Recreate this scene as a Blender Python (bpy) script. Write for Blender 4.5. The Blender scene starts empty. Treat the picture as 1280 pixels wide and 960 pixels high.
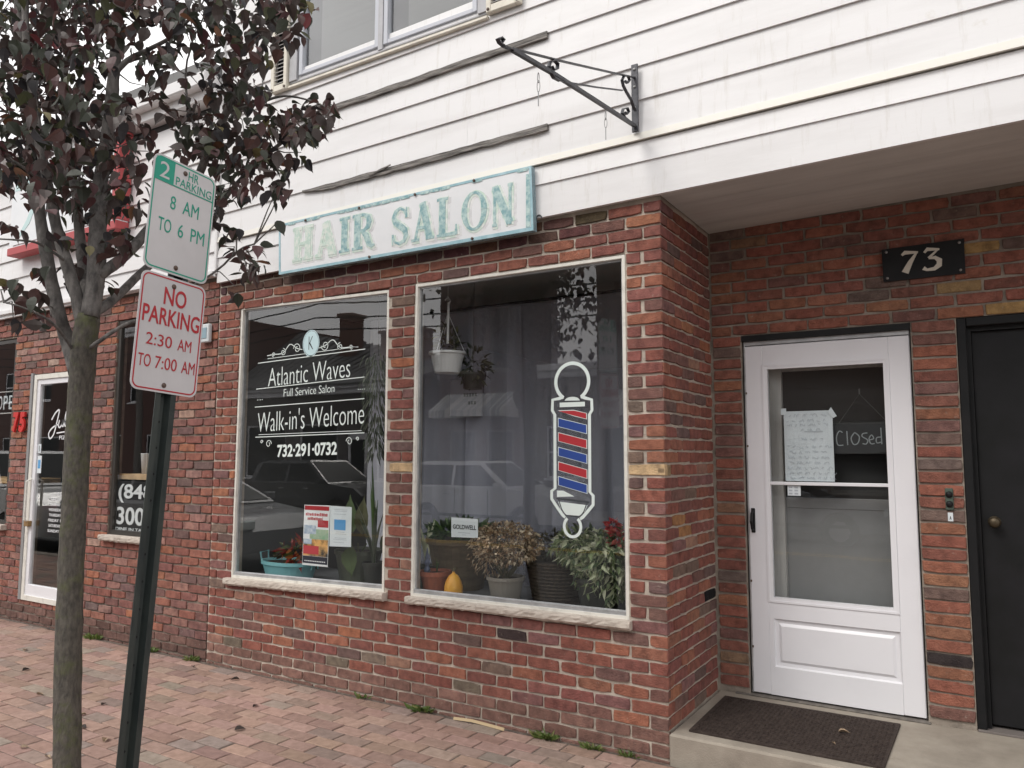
import bpy, math, random
from math import sin, cos, pi, radians, hypot
from mathutils import Vector, Matrix, noise
random.seed(7)
S = bpy.context.scene
COL = S.collection
V = Vector

# ------------------------------------------------------------------ camera
cam_d = bpy.data.cameras.new("camera"); cam = bpy.data.objects.new("camera", cam_d); COL.objects.link(cam)
CX, CY, CZ = 1.4397, -3.8583, 1.54
YAW, PITCH, ROLL, FPX = -0.5523, 0.094, 0.0019, 961.8
f = V((sin(YAW)*cos(PITCH), cos(YAW)*cos(PITCH), sin(PITCH)))
r = V((cos(YAW), -sin(YAW), 0)); u = r.cross(f)
RR = r*cos(ROLL)+u*sin(ROLL); UU = -r*sin(ROLL)+u*cos(ROLL)
cam.matrix_world = Matrix(((RR.x, UU.x, -f.x, CX), (RR.y, UU.y, -f.y, CY), (RR.z, UU.z, -f.z, CZ), (0, 0, 0, 1)))
cam_d.sensor_width = 36; cam_d.lens = 36*FPX/1280; cam_d.clip_start = .02; cam_d.clip_end = 2000
S.camera = cam
# ------------------------------------------------------------------ sky and sun (overcast)
SUN_EL, SUN_AZ = radians(48), radians(205)      # azimuth: compass, 0 = +y, clockwise
w = bpy.data.worlds.new("World"); S.world = w; w.use_nodes = True
nt = w.node_tree; nt.nodes.clear()
out = nt.nodes.new('ShaderNodeOutputWorld'); bg = nt.nodes.new('ShaderNodeBackground')
sky = nt.nodes.new('ShaderNodeTexSky'); sky.sky_type = 'NISHITA'; sky.sun_disc = False
sky.sun_elevation = SUN_EL; sky.sun_rotation = SUN_AZ; sky.dust_density = 3; sky.air_density = 1
hs = nt.nodes.new('ShaderNodeHueSaturation'); hs.inputs['Saturation'].default_value = .3; hs.inputs['Value'].default_value = 1.0
tc = nt.nodes.new('ShaderNodeTexCoord'); nz = nt.nodes.new('ShaderNodeTexNoise'); nz.inputs['Scale'].default_value = 2.2; nz.inputs['Detail'].default_value = 6
mp = nt.nodes.new('ShaderNodeMapping'); mp.inputs['Scale'].default_value = (1, 1, 3.5)
rp = nt.nodes.new('ShaderNodeMapRange'); rp.inputs['From Min'].default_value = .3; rp.inputs['From Max'].default_value = .7
rp.inputs['To Min'].default_value = .72; rp.inputs['To Max'].default_value = 1.25
mx = nt.nodes.new('ShaderNodeVectorMath'); mx.operation = 'SCALE'
L = nt.links.new
L(tc.outputs['Generated'], mp.inputs['Vector']); L(mp.outputs[0], nz.inputs['Vector']); L(nz.outputs['Fac'], rp.inputs['Value'])
ov = nt.nodes.new('ShaderNodeMix'); ov.data_type = 'RGBA'; ov.inputs['Factor'].default_value = .80; ov.inputs['B'].default_value = (7.9, 7.75, 7.7, 1)   # overcast veil
L(sky.outputs[0], hs.inputs['Color']); L(hs.outputs[0], ov.inputs['A']); L(ov.outputs['Result'], mx.inputs[0]); L(rp.outputs[0], mx.inputs['Scale'])
L(mx.outputs[0], bg.inputs['Color']); bg.inputs['Strength'].default_value = .13; L(bg.outputs[0], out.inputs[0])
sd = bpy.data.lights.new("sun", 'SUN'); sd.energy = 1.0; sd.angle = radians(22); sd.color = (1, .96, .9)
so = bpy.data.objects.new("sun", sd); COL.objects.link(so); so.location = (0, -8, 12)
sdir = V((sin(SUN_AZ)*cos(SUN_EL), cos(SUN_AZ)*cos(SUN_EL), sin(SUN_EL)))
so.rotation_euler = sdir.to_track_quat('Z', 'Y').to_euler()
S.view_settings.view_transform = 'Standard'; S.view_settings.look = 'None'; S.view_settings.exposure = .72; S.view_settings.gamma = 1
try:
    S.cycles.transparent_max_bounces = 16; S.cycles.max_bounces = 10
except Exception: pass

# ------------------------------------------------------------------ materials
def mat(name, col, rough=.7, col2=None, scale=8, bump=0, bscale=60, metal=0, spec=.5, mode=None, stretch=(1, 1, 1), fac=(.35, .65), det=5, coat=0):
    m = bpy.data.materials.new(name); m.use_nodes = True; n = m.node_tree.nodes; l = m.node_tree.links.new
    b = n['Principled BSDF']; b.inputs['Roughness'].default_value = rough; b.inputs['Metallic'].default_value = metal
    b.inputs['Specular IOR Level'].default_value = spec; b.inputs['Coat Weight'].default_value = coat
    src = None
    g = n.new('ShaderNodeNewGeometry'); mpn = n.new('ShaderNodeMapping'); mpn.inputs['Scale'].default_value = stretch
    l(g.outputs['Position'], mpn.inputs['Vector'])
    if mode == 'obj':
        o = n.new('ShaderNodeObjectInfo'); src = o.outputs['Color']
    elif mode == 'attr':
        o = n.new('ShaderNodeVertexColor'); o.layer_name = 'tint'; src = o.outputs['Color']
    else:
        o = n.new('ShaderNodeRGB'); o.outputs[0].default_value = (*col, 1); src = o.outputs[0]
    if col2 is not None:
        t = n.new('ShaderNodeTexNoise'); t.inputs['Scale'].default_value = scale; t.inputs['Detail'].default_value = det; t.inputs['Roughness'].default_value = .62
        l(mpn.outputs[0], t.inputs['Vector'])
        q = n.new('ShaderNodeMapRange'); q.inputs['From Min'].default_value = fac[0]; q.inputs['From Max'].default_value = fac[1]
        l(t.outputs['Fac'], q.inputs['Value'])
        k = n.new('ShaderNodeMix'); k.data_type = 'RGBA'
        if mode:
            k.blend_type = 'MULTIPLY'
        l(q.outputs[0], k.inputs['Factor']); l(src, k.inputs['A']); k.inputs['B'].default_value = (*col2, 1)
        src = k.outputs['Result']
    l(src, b.inputs['Base Color'])
    if bump:
        t = n.new('ShaderNodeTexNoise'); t.inputs['Scale'].default_value = bscale; t.inputs['Detail'].default_value = 6; t.inputs['Roughness'].default_value = .65
        l(mpn.outputs[0], t.inputs['Vector'])
        bp = n.new('ShaderNodeBump'); bp.inputs['Strength'].default_value = bump; bp.inputs['Distance'].default_value = .01
        l(t.outputs['Fac'], bp.inputs['Height']); l(bp.outputs[0], b.inputs['Normal'])
    return m
def add_spots(m, col, scale, lo, hi, seed=0, st=(1, 1, 1)):
    """blend a second weathering colour over a material where a noise is high"""
    n = m.node_tree.nodes; l = m.node_tree.links.new; b = n['Principled BSDF']
    src = b.inputs['Base Color'].links[0].from_socket
    g = n.new('ShaderNodeNewGeometry'); mpn = n.new('ShaderNodeMapping'); mpn.inputs['Location'].default_value = (seed, seed, seed); mpn.inputs['Scale'].default_value = st
    l(g.outputs['Position'], mpn.inputs['Vector'])
    t = n.new('ShaderNodeTexNoise'); t.inputs['Scale'].default_value = scale; t.inputs['Detail'].default_value = 8; t.inputs['Roughness'].default_value = .7
    l(mpn.outputs[0], t.inputs['Vector'])
    q = n.new('ShaderNodeMapRange'); q.inputs['From Min'].default_value = lo; q.inputs['From Max'].default_value = hi; l(t.outputs['Fac'], q.inputs['Value'])
    k = n.new('ShaderNodeMix'); k.data_type = 'RGBA'; l(q.outputs[0], k.inputs['Factor']); l(src, k.inputs['A']); k.inputs['B'].default_value = (*col, 1)
    l(k.outputs['Result'], b.inputs['Base Color'])
def leafmat(name, cols, rough=.55, trans=.25):
    """leaf colour picked per leaf island"""
    m = bpy.data.materials.new(name); m.use_nodes = True; n = m.node_tree.nodes; l = m.node_tree.links.new
    b = n['Principled BSDF']; b.inputs['Roughness'].default_value = rough
    g = n.new('ShaderNodeNewGeometry'); oi = n.new('ShaderNodeObjectInfo'); ad = n.new('ShaderNodeMath'); ad.operation = 'ADD'; fr = n.new('ShaderNodeMath'); fr.operation = 'FRACT'
    l(g.outputs['Random Per Island'], ad.inputs[0]); l(oi.outputs['Random'], ad.inputs[1]); l(ad.outputs[0], fr.inputs[0])
    cr = n.new('ShaderNodeValToRGB'); cr.color_ramp.interpolation = 'CONSTANT'; e = cr.color_ramp.elements
    tot = sum(c[1] for c in cols); acc = 0
    for i, (c, wt) in enumerate(cols):
        el = e[i] if i < 2 else e.new(min(.999, acc/tot))
        el.position = acc/tot; el.color = (*c, 1); acc += wt
    l(fr.outputs[0], cr.inputs[0]); l(cr.outputs[0], b.inputs['Base Color'])
    tr = n.new('ShaderNodeBsdfTranslucent'); l(cr.outputs[0], tr.inputs['Color']); mxs = n.new('ShaderNodeMixShader'); mxs.inputs[0].default_value = trans
    o = n['Material Output']; l(b.outputs[0], mxs.inputs[1]); l(tr.outputs[0], mxs.inputs[2]); l(mxs.outputs[0], o.inputs[0])
    return m
def glassmat(name, tint=(.975, .985, .98), ior=1.5, rough=0, frost=0):
    m = bpy.data.materials.new(name); m.use_nodes = True; n = m.node_tree.nodes; l = m.node_tree.links.new
    n.remove(n['Principled BSDF']); o = n['Material Output']
    t = n.new('ShaderNodeBsdfTransparent'); t.inputs[0].default_value = (*tint, 1)
    g = n.new('ShaderNodeBsdfGlossy'); g.inputs['Roughness'].default_value = rough; g.inputs['Color'].default_value = (1, 1, 1, 1)
    fz = n.new('ShaderNodeFresnel'); fz.inputs['IOR'].default_value = ior
    g0 = n.new('ShaderNodeNewGeometry'); nz_ = n.new('ShaderNodeTexNoise'); nz_.inputs['Scale'].default_value = 1.6; nz_.inputs['Detail'].default_value = 2
    l(g0.outputs['Position'], nz_.inputs['Vector']); bp_ = n.new('ShaderNodeBump'); bp_.inputs['Strength'].default_value = .12; bp_.inputs['Distance'].default_value = .004
    l(nz_.outputs['Fac'], bp_.inputs['Height']); l(bp_.outputs[0], g.inputs['Normal'])
    gg = n.new('ShaderNodeNewGeometry'); m1 = n.new('ShaderNodeMath'); m1.operation = 'SUBTRACT'; m1.inputs[0].default_value = 1; l(gg.outputs['Backfacing'], m1.inputs[1])
    m2 = n.new('ShaderNodeMath'); m2.operation = 'MULTIPLY'; l(m1.outputs[0], m2.inputs[0]); l(fz.outputs[0], m2.inputs[1])
    m3 = n.new('ShaderNodeMath'); m3.operation = 'MULTIPLY'; m3.use_clamp = True; l(m2.outputs[0], m3.inputs[0]); m3.inputs[1].default_value = 1.9      # both faces of the pane
    k = n.new('ShaderNodeMixShader'); l(m3.outputs[0], k.inputs[0]); l(g.outputs[0], k.inputs[2])
    if frost:
        d = n.new('ShaderNodeBsdfDiffuse'); d.inputs[0].default_value = (.42, .43, .43, 1)
        k2 = n.new('ShaderNodeMixShader'); k2.inputs[0].default_value = frost; l(t.outputs[0], k2.inputs[1]); l(d.outputs[0], k2.inputs[2]); l(k2.outputs[0], k.inputs[1])
    else: l(t.outputs[0], k.inputs[1])
    l(k.outputs[0], o.inputs[0]); return m
def sheermat(name, col, alpha):
    m = bpy.data.materials.new(name); m.use_nodes = True; n = m.node_tree.nodes; l = m.node_tree.links.new
    n.remove(n['Principled BSDF']); o = n['Material Output']
    t = n.new('ShaderNodeBsdfTransparent'); d = n.new('ShaderNodeBsdfDiffuse'); d.inputs[0].default_value = (*col, 1)
    k = n.new('ShaderNodeMixShader'); k.inputs[0].default_value = alpha; l(t.outputs[0], k.inputs[1]); l(d.outputs[0], k.inputs[2]); l(k.outputs[0], o.inputs[0]); return m

BR2 = (.48, .47, .50)
M = {}
M['brick'] = mat('brick_clay', (0, 0, 0), .9, BR2, 19, .9, 110, spec=.25, mode='obj', fac=(.40, .72), det=9)
M['brick_far'] = mat('brick_clay_joined', (0, 0, 0), .9, BR2, 19, .9, 110, spec=.25, mode='attr', fac=(.40, .72), det=9)
for k in ('brick', 'brick_far'):
    add_spots(M[k], (.40, .33, .28), 34, .60, .78, 3); add_spots(M[k], (.07, .055, .05), 3.1, .60, .82, 8)
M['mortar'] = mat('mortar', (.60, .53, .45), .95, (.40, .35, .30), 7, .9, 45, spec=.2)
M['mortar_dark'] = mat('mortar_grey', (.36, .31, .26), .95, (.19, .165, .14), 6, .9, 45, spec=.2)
M['paver'] = mat('paver_clay', (0, 0, 0), .9, (.62, .60, .58), 22, .5, 150, spec=.3, mode='obj', fac=(.35, .8))
M['paver_far'] = mat('paver_clay_joined', (0, 0, 0), .9, (.62, .60, .58), 22, .5, 150, spec=.3, mode='attr', fac=(.35, .8))
M['sand'] = mat('joint_sand', (.085, .07, .06), .95, (.19, .155, .13), 30, .6, 120, spec=.2)
M['siding'] = mat('siding_white', (.74, .735, .74), .5, (.65, .64, .64), 2.2, .06, 30, stretch=(.5, 1, 3), fac=(.45, .8))
add_spots(M['siding'], (.55, .52, .45), 5, .64, .85, 5); add_spots(M['siding'], (.58, .56, .53), 7, .56, .8, 15, (3, 1, .35))
M['mortar_shop'] = mat('mortar_brown', (.30, .25, .205), .95, (.15, .125, .11), 6, .9, 45, spec=.2)
M['trim'] = mat('trim_cream', (.74, .70, .60), .5, (.62, .58, .5), 9)
M['oldwood'] = mat('weathered_wood', (.30, .28, .26), .9, (.07, .065, .06), 22, .7, 60, stretch=(.25, 1, 5), fac=(.38, .62))
M['soffit'] = mat('soffit_paint', (.61, .62, .60), .7, (.50, .505, .49), 3, .08, 30, stretch=(.4, 3, 1))
M['white'] = mat('door_white', (.77, .77, .80), .38, (.71, .71, .74), 3, .02, 20, fac=(.5, .9))
add_spots(M['white'], (.52, .51, .50), 16, .66, .86, 21, (1, 1, .6))
M['frame'] = mat('window_frame_cream', (.72, .70, .64), .45, (.5, .48, .44), 14, .05, 40, fac=(.5, .8))
M['alu'] = mat('aluminium', (.55, .56, .57), .38, (.38, .39, .4), 10, .04, 60, metal=.55)
M['stone'] = mat('sill_stone', (.52, .46, .40), .85, (.36, .31, .265), 14, .5, 40, fac=(.45, .75))
add_spots(M['stone'], (.14, .12, .11), 34, .62, .7, 9)
M['concrete'] = mat('concrete', (.36, .32, .265), .9, (.23, .20, .165), 5, .35, 120, fac=(.3, .75))
add_spots(M['concrete'], (.12, .105, .09), 9, .63, .8, 2)
M['black'] = mat('black_paint', (.008, .009, .010), .5, (.013, .013, .014), 8, .05, 30, spec=.25)
M['iron'] = mat('wrought_iron', (.045, .047, .055), .45, (.08, .08, .09), 30, .15, 80, metal=.3)
M['mat'] = mat('rubber_mat', (.034, .024, .021), .85, (.06, .045, .038), 30, .5, 140, spec=.25)
M['post'] = mat('post_green', (.022, .030, .031), .5, (.05, .06, .055), 12, .1, 50, metal=.2, stretch=(1, 1, .3))
M['zinc'] = mat('zinc', (.3, .3, .3), .4, metal=.8)
M['bolt'] = mat('rusty_bolt', (.10, .065, .05), .6)
M['signwhite'] = mat('sign_sheet_white', (.60, .59, .60), .35, (.53, .52, .53), 3)
M['signgreen'] = mat('sign_green', (.015, .30, .21), .35)
M['signred'] = mat('sign_red', (.43, .035, .045), .35)
M['bark'] = mat('bark', (.135, .12, .10), .95, (.06, .054, .047), 60, 1, 90, stretch=(1, 1, .4), fac=(.35, .65), det=8)
add_spots(M['bark'], (.10, .11, .045), 11, .50, .70, 4)
M['barklight'] = mat('bark_light', (.20, .185, .175), .9, (.07, .065, .062), 30, .7, 60, stretch=(1, 1, .5), fac=(.38, .68))
M['leaf'] = leafmat('leaf_pear', [((.060, .044, .040), 30), ((.090, .048, .044), 22), ((.042, .048, .034), 22), ((.085, .035, .038), 7), ((.065, .070, .035), 7), ((.032, .029, .032), 12), ((.16, .075, .04), 1.5), ((.14, .12, .05), 1.2), ((.17, .035, .04), .8)])
M['teal'] = mat('sign_teal_worn', (.20, .37, .40), .6, (.50, .64, .62), 24, .2, 60, fac=(.40, .62))
M['tealpale'] = mat('sign_teal_faded', (.50, .64, .57), .6, (.70, .75, .70), 30, .2, 60, fac=(.42, .6))
M['tealblue'] = mat('sign_bluegreen', (.27, .46, .52), .55, (.42, .60, .66), 12, .1, 60, fac=(.4, .7))
M['mint'] = mat('sign_mint_worn', (.55, .68, .60), .6, (.76, .78, .76), 26, fac=(.42, .6))
M['lilac'] = mat('sign_shadow_faded', (.62, .62, .64), .6, (.76, .77, .77), 20, fac=(.4, .6))
M['board'] = mat('sign_board_white', (.78, .79, .81), .5, (.72, .74, .76), 4)
M['decal'] = mat('decal_white', (.72, .80, .77), .5)
M['paper'] = mat('paper', (.66, .71, .74), .8)
M['ink'] = mat('ink_grey', (.42, .46, .51), .8)
M['inkdark'] = mat('ink_dark', (.04, .045, .05), .7)
M['red'] = mat('print_red', (.42, .025, .035), .5)
M['blue'] = mat('print_blue', (.02, .06, .28), .5)
M['sky'] = mat('print_lightblue', (.10, .32, .60), .6)
M['orange'] = mat('print_orange', (.75, .25, .04), .6, (.8, .55, .2), 30)
M['greeny'] = mat('print_green', (.25, .42, .28), .6, (.42, .5, .38), 20)
M['redsign'] = mat('red_paint', (.55, .025, .022), .5)
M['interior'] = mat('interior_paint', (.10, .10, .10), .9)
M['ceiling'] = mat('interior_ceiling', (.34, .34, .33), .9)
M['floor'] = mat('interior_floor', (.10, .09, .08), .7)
M['shelf'] = mat('shelf_grey', (.16, .165, .18), .55, (.11, .115, .125), 6)
M['curtain'] = sheermat('sheer_curtain', (.58, .59, .70), .26)
M['drape'] = mat('drape', (.42, .42, .48), .9)
M['glass'] = glassmat('window_glass')
M['glassd'] = glassmat('door_glass', (.95, .96, .96))
M['frost'] = glassmat('frosted_glass', (.8, .8, .8), rough=.12, frost=.55)
M['carglass'] = mat('car_glass', (.012, .014, .016), .4, spec=.1)
M['tyre'] = mat('tyre', (.02, .02, .02), .85)
M['rim'] = mat('rim', (.45, .45, .46), .35, metal=.7)
M['terracotta'] = mat('terracotta', (.33, .10, .055), .8, (.24, .075, .045), 12)
M['taupe'] = mat('pot_taupe', (.22, .20, .175), .7)
M['brownpot'] = mat('pot_brown', (.10, .075, .05), .5, (.16, .12, .075), 8, stretch=(1, 1, 4))
M['darkpot'] = mat('pot_dark', (.03, .032, .028), .5)
M['olivepot'] = mat('pot_olive', (.10, .11, .08), .5)
M['tealpot'] = mat('tub_teal', (.17, .40, .44), .45, (.22, .48, .52), 6)
M['whitepot'] = mat('pot_white', (.75, .76, .77), .4)
M['squash'] = mat('squash', (.75, .30, .025), .4, (.80, .42, .06), 9, .1, 30)
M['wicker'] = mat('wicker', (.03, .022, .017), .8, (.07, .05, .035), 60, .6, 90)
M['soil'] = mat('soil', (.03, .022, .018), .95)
M['stem'] = mat('stem', (.10, .09, .05), .8)
M['varieg'] = leafmat('leaf_variegated', [((.20, .25, .12), 3), ((.46, .49, .33), 3), ((.07, .11, .05), 3), ((.60, .61, .46), 1.5)])
M['dried'] = leafmat('leaf_dried', [((.50, .38, .25), 3), ((.30, .20, .12), 3), ((.14, .10, .065), 2), ((.66, .56, .42), 2.4)])
M['croton'] = leafmat('leaf_croton', [((.28, .03, .02), 3), ((.08, .10, .03), 3), ((.35, .12, .03), 2), ((.05, .04, .02), 2)])
M['green'] = leafmat('leaf_green', [((.045, .09, .03), 3), ((.08, .14, .04), 3), ((.03, .06, .02), 2)])
M['greypl'] = leafmat('leaf_greygreen', [((.14, .17, .12), 3), ((.24, .26, .20), 2), ((.08, .1, .07), 2)])
M['flower'] = leafmat('flower_red', [((.50, .02, .03), 3), ((.6, .12, .12), 2), ((.35, .01, .02), 2)])
M['weed'] = leafmat('weed_green', [((.09, .14, .03), 3), ((.14, .19, .05), 3), ((.22, .22, .08), 1)])
M['asphalt'] = mat('asphalt', (.06, .06, .062), .9, (.085, .083, .08), 30, .4, 150)
M['ground'] = mat('ground_soil', (.16, .15, .13), .95, (.22, .2, .17), 3)

# ------------------------------------------------------------------ mesh helpers
class MB:
    def __init__(s): s.v = []; s.f = []; s.c = []
    def add(s, vs, fs, col=None):
        o = len(s.v); s.v += [tuple(p) for p in vs]; s.f += [tuple(i+o for i in q) for q in fs]
        if col is not None: s.c += [col]*len(fs)
        return s
    def box(s, x0, x1, y0, y1, z0, z1, bev=0):
        if bev <= 0:
            vs = [(x, y, z) for x in (x0, x1) for y in (y0, y1) for z in (z0, z1)]
            return s.add(vs, [(0, 1, 3, 2), (4, 6, 7, 5), (0, 4, 5, 1), (2, 3, 7, 6), (0, 2, 6, 4), (1, 5, 7, 3)])
        b = min(bev, (x1-x0)*.45, (y1-y0)*.45, (z1-z0)*.45); vs = []; idx = {}
        for i, x in enumerate((x0, x1)):
            for j, y in enumerate((y0, y1)):
                for k, z in enumerate((z0, z1)):
                    sx, sy, sz = (1, -1)[i], (1, -1)[j], (1, -1)[k]
                    for a, p in enumerate(((x, y+sy*b, z+sz*b), (x+sx*b, y, z+sz*b), (x+sx*b, y+sy*b, z))):
                        idx[(i, j, k, a)] = len(vs); vs.append(p)
        F = []
        I = lambda i, j, k, a: idx[(i, j, k, a)]
        F += [(I(0, 0, 0, 0), I(0, 0, 1, 0), I(0, 1, 1, 0), I(0, 1, 0, 0)), (I(1, 0, 0, 0), I(1, 1, 0, 0), I(1, 1, 1, 0), I(1, 0, 1, 0))]
        F += [(I(0, 0, 0, 1), I(1, 0, 0, 1), I(1, 0, 1, 1), I(0, 0, 1, 1)), (I(0, 1, 0, 1), I(0, 1, 1, 1), I(1, 1, 1, 1), I(1, 1, 0, 1))]
        F += [(I(0, 0, 0, 2), I(0, 1, 0, 2), I(1, 1, 0, 2), I(1, 0, 0, 2)), (I(0, 0, 1, 2), I(1, 0, 1, 2), I(1, 1, 1, 2), I(0, 1, 1, 2))]
        for i in (0, 1):
            for j in (0, 1): F.append((I(i, j, 0, 0), I(i, j, 1, 0), I(i, j, 1, 1), I(i, j, 0, 1)))
            for k in (0, 1): F.append((I(i, 0, k, 0), I(i, 1, k, 0), I(i, 1, k, 2), I(i, 0, k, 2)))
        for j in (0, 1):
            for k in (0, 1): F.append((I(0, j, k, 1), I(1, j, k, 1), I(1, j, k, 2), I(0, j, k, 2)))
        for i in (0, 1):
            for j in (0, 1):
                for k in (0, 1): F.append((I(i, j, k, 0), I(i, j, k, 1), I(i, j, k, 2)))
        return s.add(vs, F)
    def tube(s, pts, rad, n=8, flat=None, cap=True):
        """tube along points; rad number or list; flat = (wide, thin) rectangular bar with 'flat' up axis"""
        pts = [V(p) for p in pts]; N = len(pts)
        if not isinstance(rad, (list, tuple)): rad = [rad]*N
        up = V((0, 0, 1)); vs = []; fs = []; prev = None
        for i, p in enumerate(pts):
            d = (pts[min(i+1, N-1)]-pts[max(i-1, 0)]).normalized()
            if prev is None:
                a = d.cross(up)
                if a.length < .1: a = d.cross(V((1, 0, 0)))
                a.normalize()
            else: a = (prev-d*prev.dot(d)).normalized()
            prev = a; b = d.cross(a)
            for k in range(n):
                t = 2*pi*k/n; vs.append(p+(a*cos(t)+b*sin(t))*rad[i])
        for i in range(N-1):
            for k in range(n): fs.append((i*n+k, i*n+(k+1) % n, (i+1)*n+(k+1) % n, (i+1)*n+k))
        if cap: fs += [tuple(range(n))[::-1], tuple((N-1)*n+k for k in range(n))]
        return s.add(vs, fs)
    def bar(s, pts, axis, wide, thick):
        """rectangular flat bar following pts in a plane whose normal is axis"""
        pts = [V(p) for p in pts]; ax = V(axis).normalized(); N = len(pts); vs = []; fs = []
        for i, p in enumerate(pts):
            d = (pts[min(i+1, N-1)]-pts[max(i-1, 0)]).normalized(); nrm = ax.cross(d).normalized()
            for a, b in ((-1, -1), (1, -1), (1, 1), (-1, 1)): vs.append(p+ax*a*wide/2+nrm*b*thick/2)
        for i in range(N-1):
            for k in range(4): fs.append((i*4+k, i*4+(k+1) % 4, (i+1)*4+(k+1) % 4, (i+1)*4+k))
        fs += [(3, 2, 1, 0), tuple((N-1)*4+k for k in range(4))]
        return s.add(vs, fs)
    def lathe(s, prof, c, n=24, sx=1, sy=1):
        vs = []; fs = []; m = len(prof)
        for rr_, z in prof:
            for k in range(n): vs.append((c[0]+rr_*cos(2*pi*k/n)*sx, c[1]+rr_*sin(2*pi*k/n)*sy, c[2]+z))
        for i in range(m-1):
            for k in range(n): fs.append((i*n+k, i*n+(k+1) % n, (i+1)*n+(k+1) % n, (i+1)*n+k))
        fs += [tuple(range(n))[::-1], tuple((m-1)*n+k for k in range(n))]
        return s.add(vs, fs)
    def prism(s, poly, fr, d0, d1):
        """extrude 2D poly; fr maps (a,b,d)->xyz"""
        n = len(poly); vs = [fr(a, b, d0) for a, b in poly]+[fr(a, b, d1) for a, b in poly]
        return s.add(vs, [tuple(range(n))[::-1], tuple(range(n, 2*n))]+[(i, (i+1) % n, (i+1) % n+n, i+n) for i in range(n)])
    def ribbon(s, pts, wd, fr, d0, d1):
        """flat stroke of varying width following 2D pts"""
        N = len(pts)
        if not isinstance(wd, (list, tuple)): wd = [wd]*N
        lf = []; rt = []
        for i, (x, y) in enumerate(pts):
            x0, y0 = pts[max(i-1, 0)]; x1, y1 = pts[min(i+1, N-1)]; dx, dy = x1-x0, y1-y0; l = hypot(dx, dy) or 1
            nx, ny = -dy/l*wd[i]/2, dx/l*wd[i]/2; lf.append((x+nx, y+ny)); rt.append((x-nx, y-ny))
        vs = []; fs = []
        for i in range(N):
            vs += [fr(*lf[i], d0), fr(*rt[i], d0), fr(*rt[i], d1), fr(*lf[i], d1)]
        for i in range(N-1):
            for k in range(4): fs.append((i*4+k, i*4+(k+1) % 4, (i+1)*4+(k+1) % 4, (i+1)*4+k))
        fs += [(3, 2, 1, 0), tuple((N-1)*4+k for k in range(4))]
        return s.add(vs, fs)
    def leaf(s, p, d, nrm, ln, wd, fold=.15, curl=.15):
        d = d.normalized(); sd_ = d.cross(nrm)
        if sd_.length < 1e-4: sd_ = V((1, 0, 0))
        sd_.normalize(); n2 = sd_.cross(d)
        P = lambda t, q, h: p+d*ln*t+sd_*wd*q+n2*(ln*h)
        if ln < .035:
            vs = [P(0, 0, 0), P(.3, .45, fold*.4), P(1, 0, -curl), P(.3, -.45, fold*.4)]
            return s.add(vs, [(0, 1, 2), (0, 2, 3)])
        T = ((.10, .26), (.28, .47), (.52, .46), (.76, .26), (.90, .08)); vs = [P(0, 0, 0)]+[P(t, 0, -curl*t*t) for t, _ in T]+[P(1.05, 0, -curl*1.1)]
        vs += [P(t, q, fold*q-curl*t*t) for t, q in T]+[P(t, -q, fold*q-curl*t*t) for t, q in T]; n = 7
        f_ = [(0, 7, 1), (0, 1, 12)]
        for i in range(4): f_ += [(1+i, 7+i, 8+i, 2+i), (1+i, 2+i, 13+i, 12+i)]
        f_ += [(5, 11, 6), (5, 6, 16)]
        return s.add(vs, f_)
    def mesh(s, name, m=None, smooth=False):
        me = bpy.data.meshes.new(name); me.from_pydata(s.v, [], s.f)
        if s.c:
            at = me.color_attributes.new('tint', 'FLOAT_COLOR', 'CORNER'); buf = []
            for q, c in zip(s.f, s.c): buf += [c[0], c[1], c[2], 1]*len(q)
            at.data.foreach_set('color', buf)
        if smooth: me.polygons.foreach_set('use_smooth', [True]*len(me.polygons))
        if m: me.materials.append(m)
        if len(s.f) < 6000 and not s.c:
            import bmesh
            bm = bmesh.new(); bm.from_mesh(me); bmesh.ops.recalc_face_normals(bm, faces=bm.faces); bm.to_mesh(me); bm.free()
        me.update(); return me
WORLD = {}
def link(o, parent=None):
    COL.objects.link(o)
    if parent is not None:
        o.parent = parent; o.matrix_parent_inverse = Matrix.Translation(-WORLD.get(parent.name, V((0, 0, 0))))
    return o
def part(name, mb, m, parent=None, smooth=False, kind=None, label=None):
    me = mb if isinstance(mb, bpy.types.Mesh) else mb.mesh(name, m, smooth)
    o = bpy.data.objects.new(name, me); link(o, parent)
    if kind: o['kind'] = kind
    if label: o['label'] = label
    return o
def thing(name, label, cat, loc=(0, 0, 0), group=None):
    o = bpy.data.objects.new(name, None); COL.objects.link(o); o.location = loc; o.empty_display_size = .1
    WORLD[o.name] = V(loc); o['label'] = label; o['category'] = cat
    if group: o['group'] = group
    return o
def tag(o, label, cat, group=None):
    o['label'] = label; o['category'] = cat
    if group: o['group'] = group
    return o
def struct(name, mb, m):
    o = part(name, mb, m); o['kind'] = 'structure'; return o
WALLF = lambda y: (lambda a, b, d: (a, y-d, b))      # plane facing -y, d towards the viewer
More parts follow.
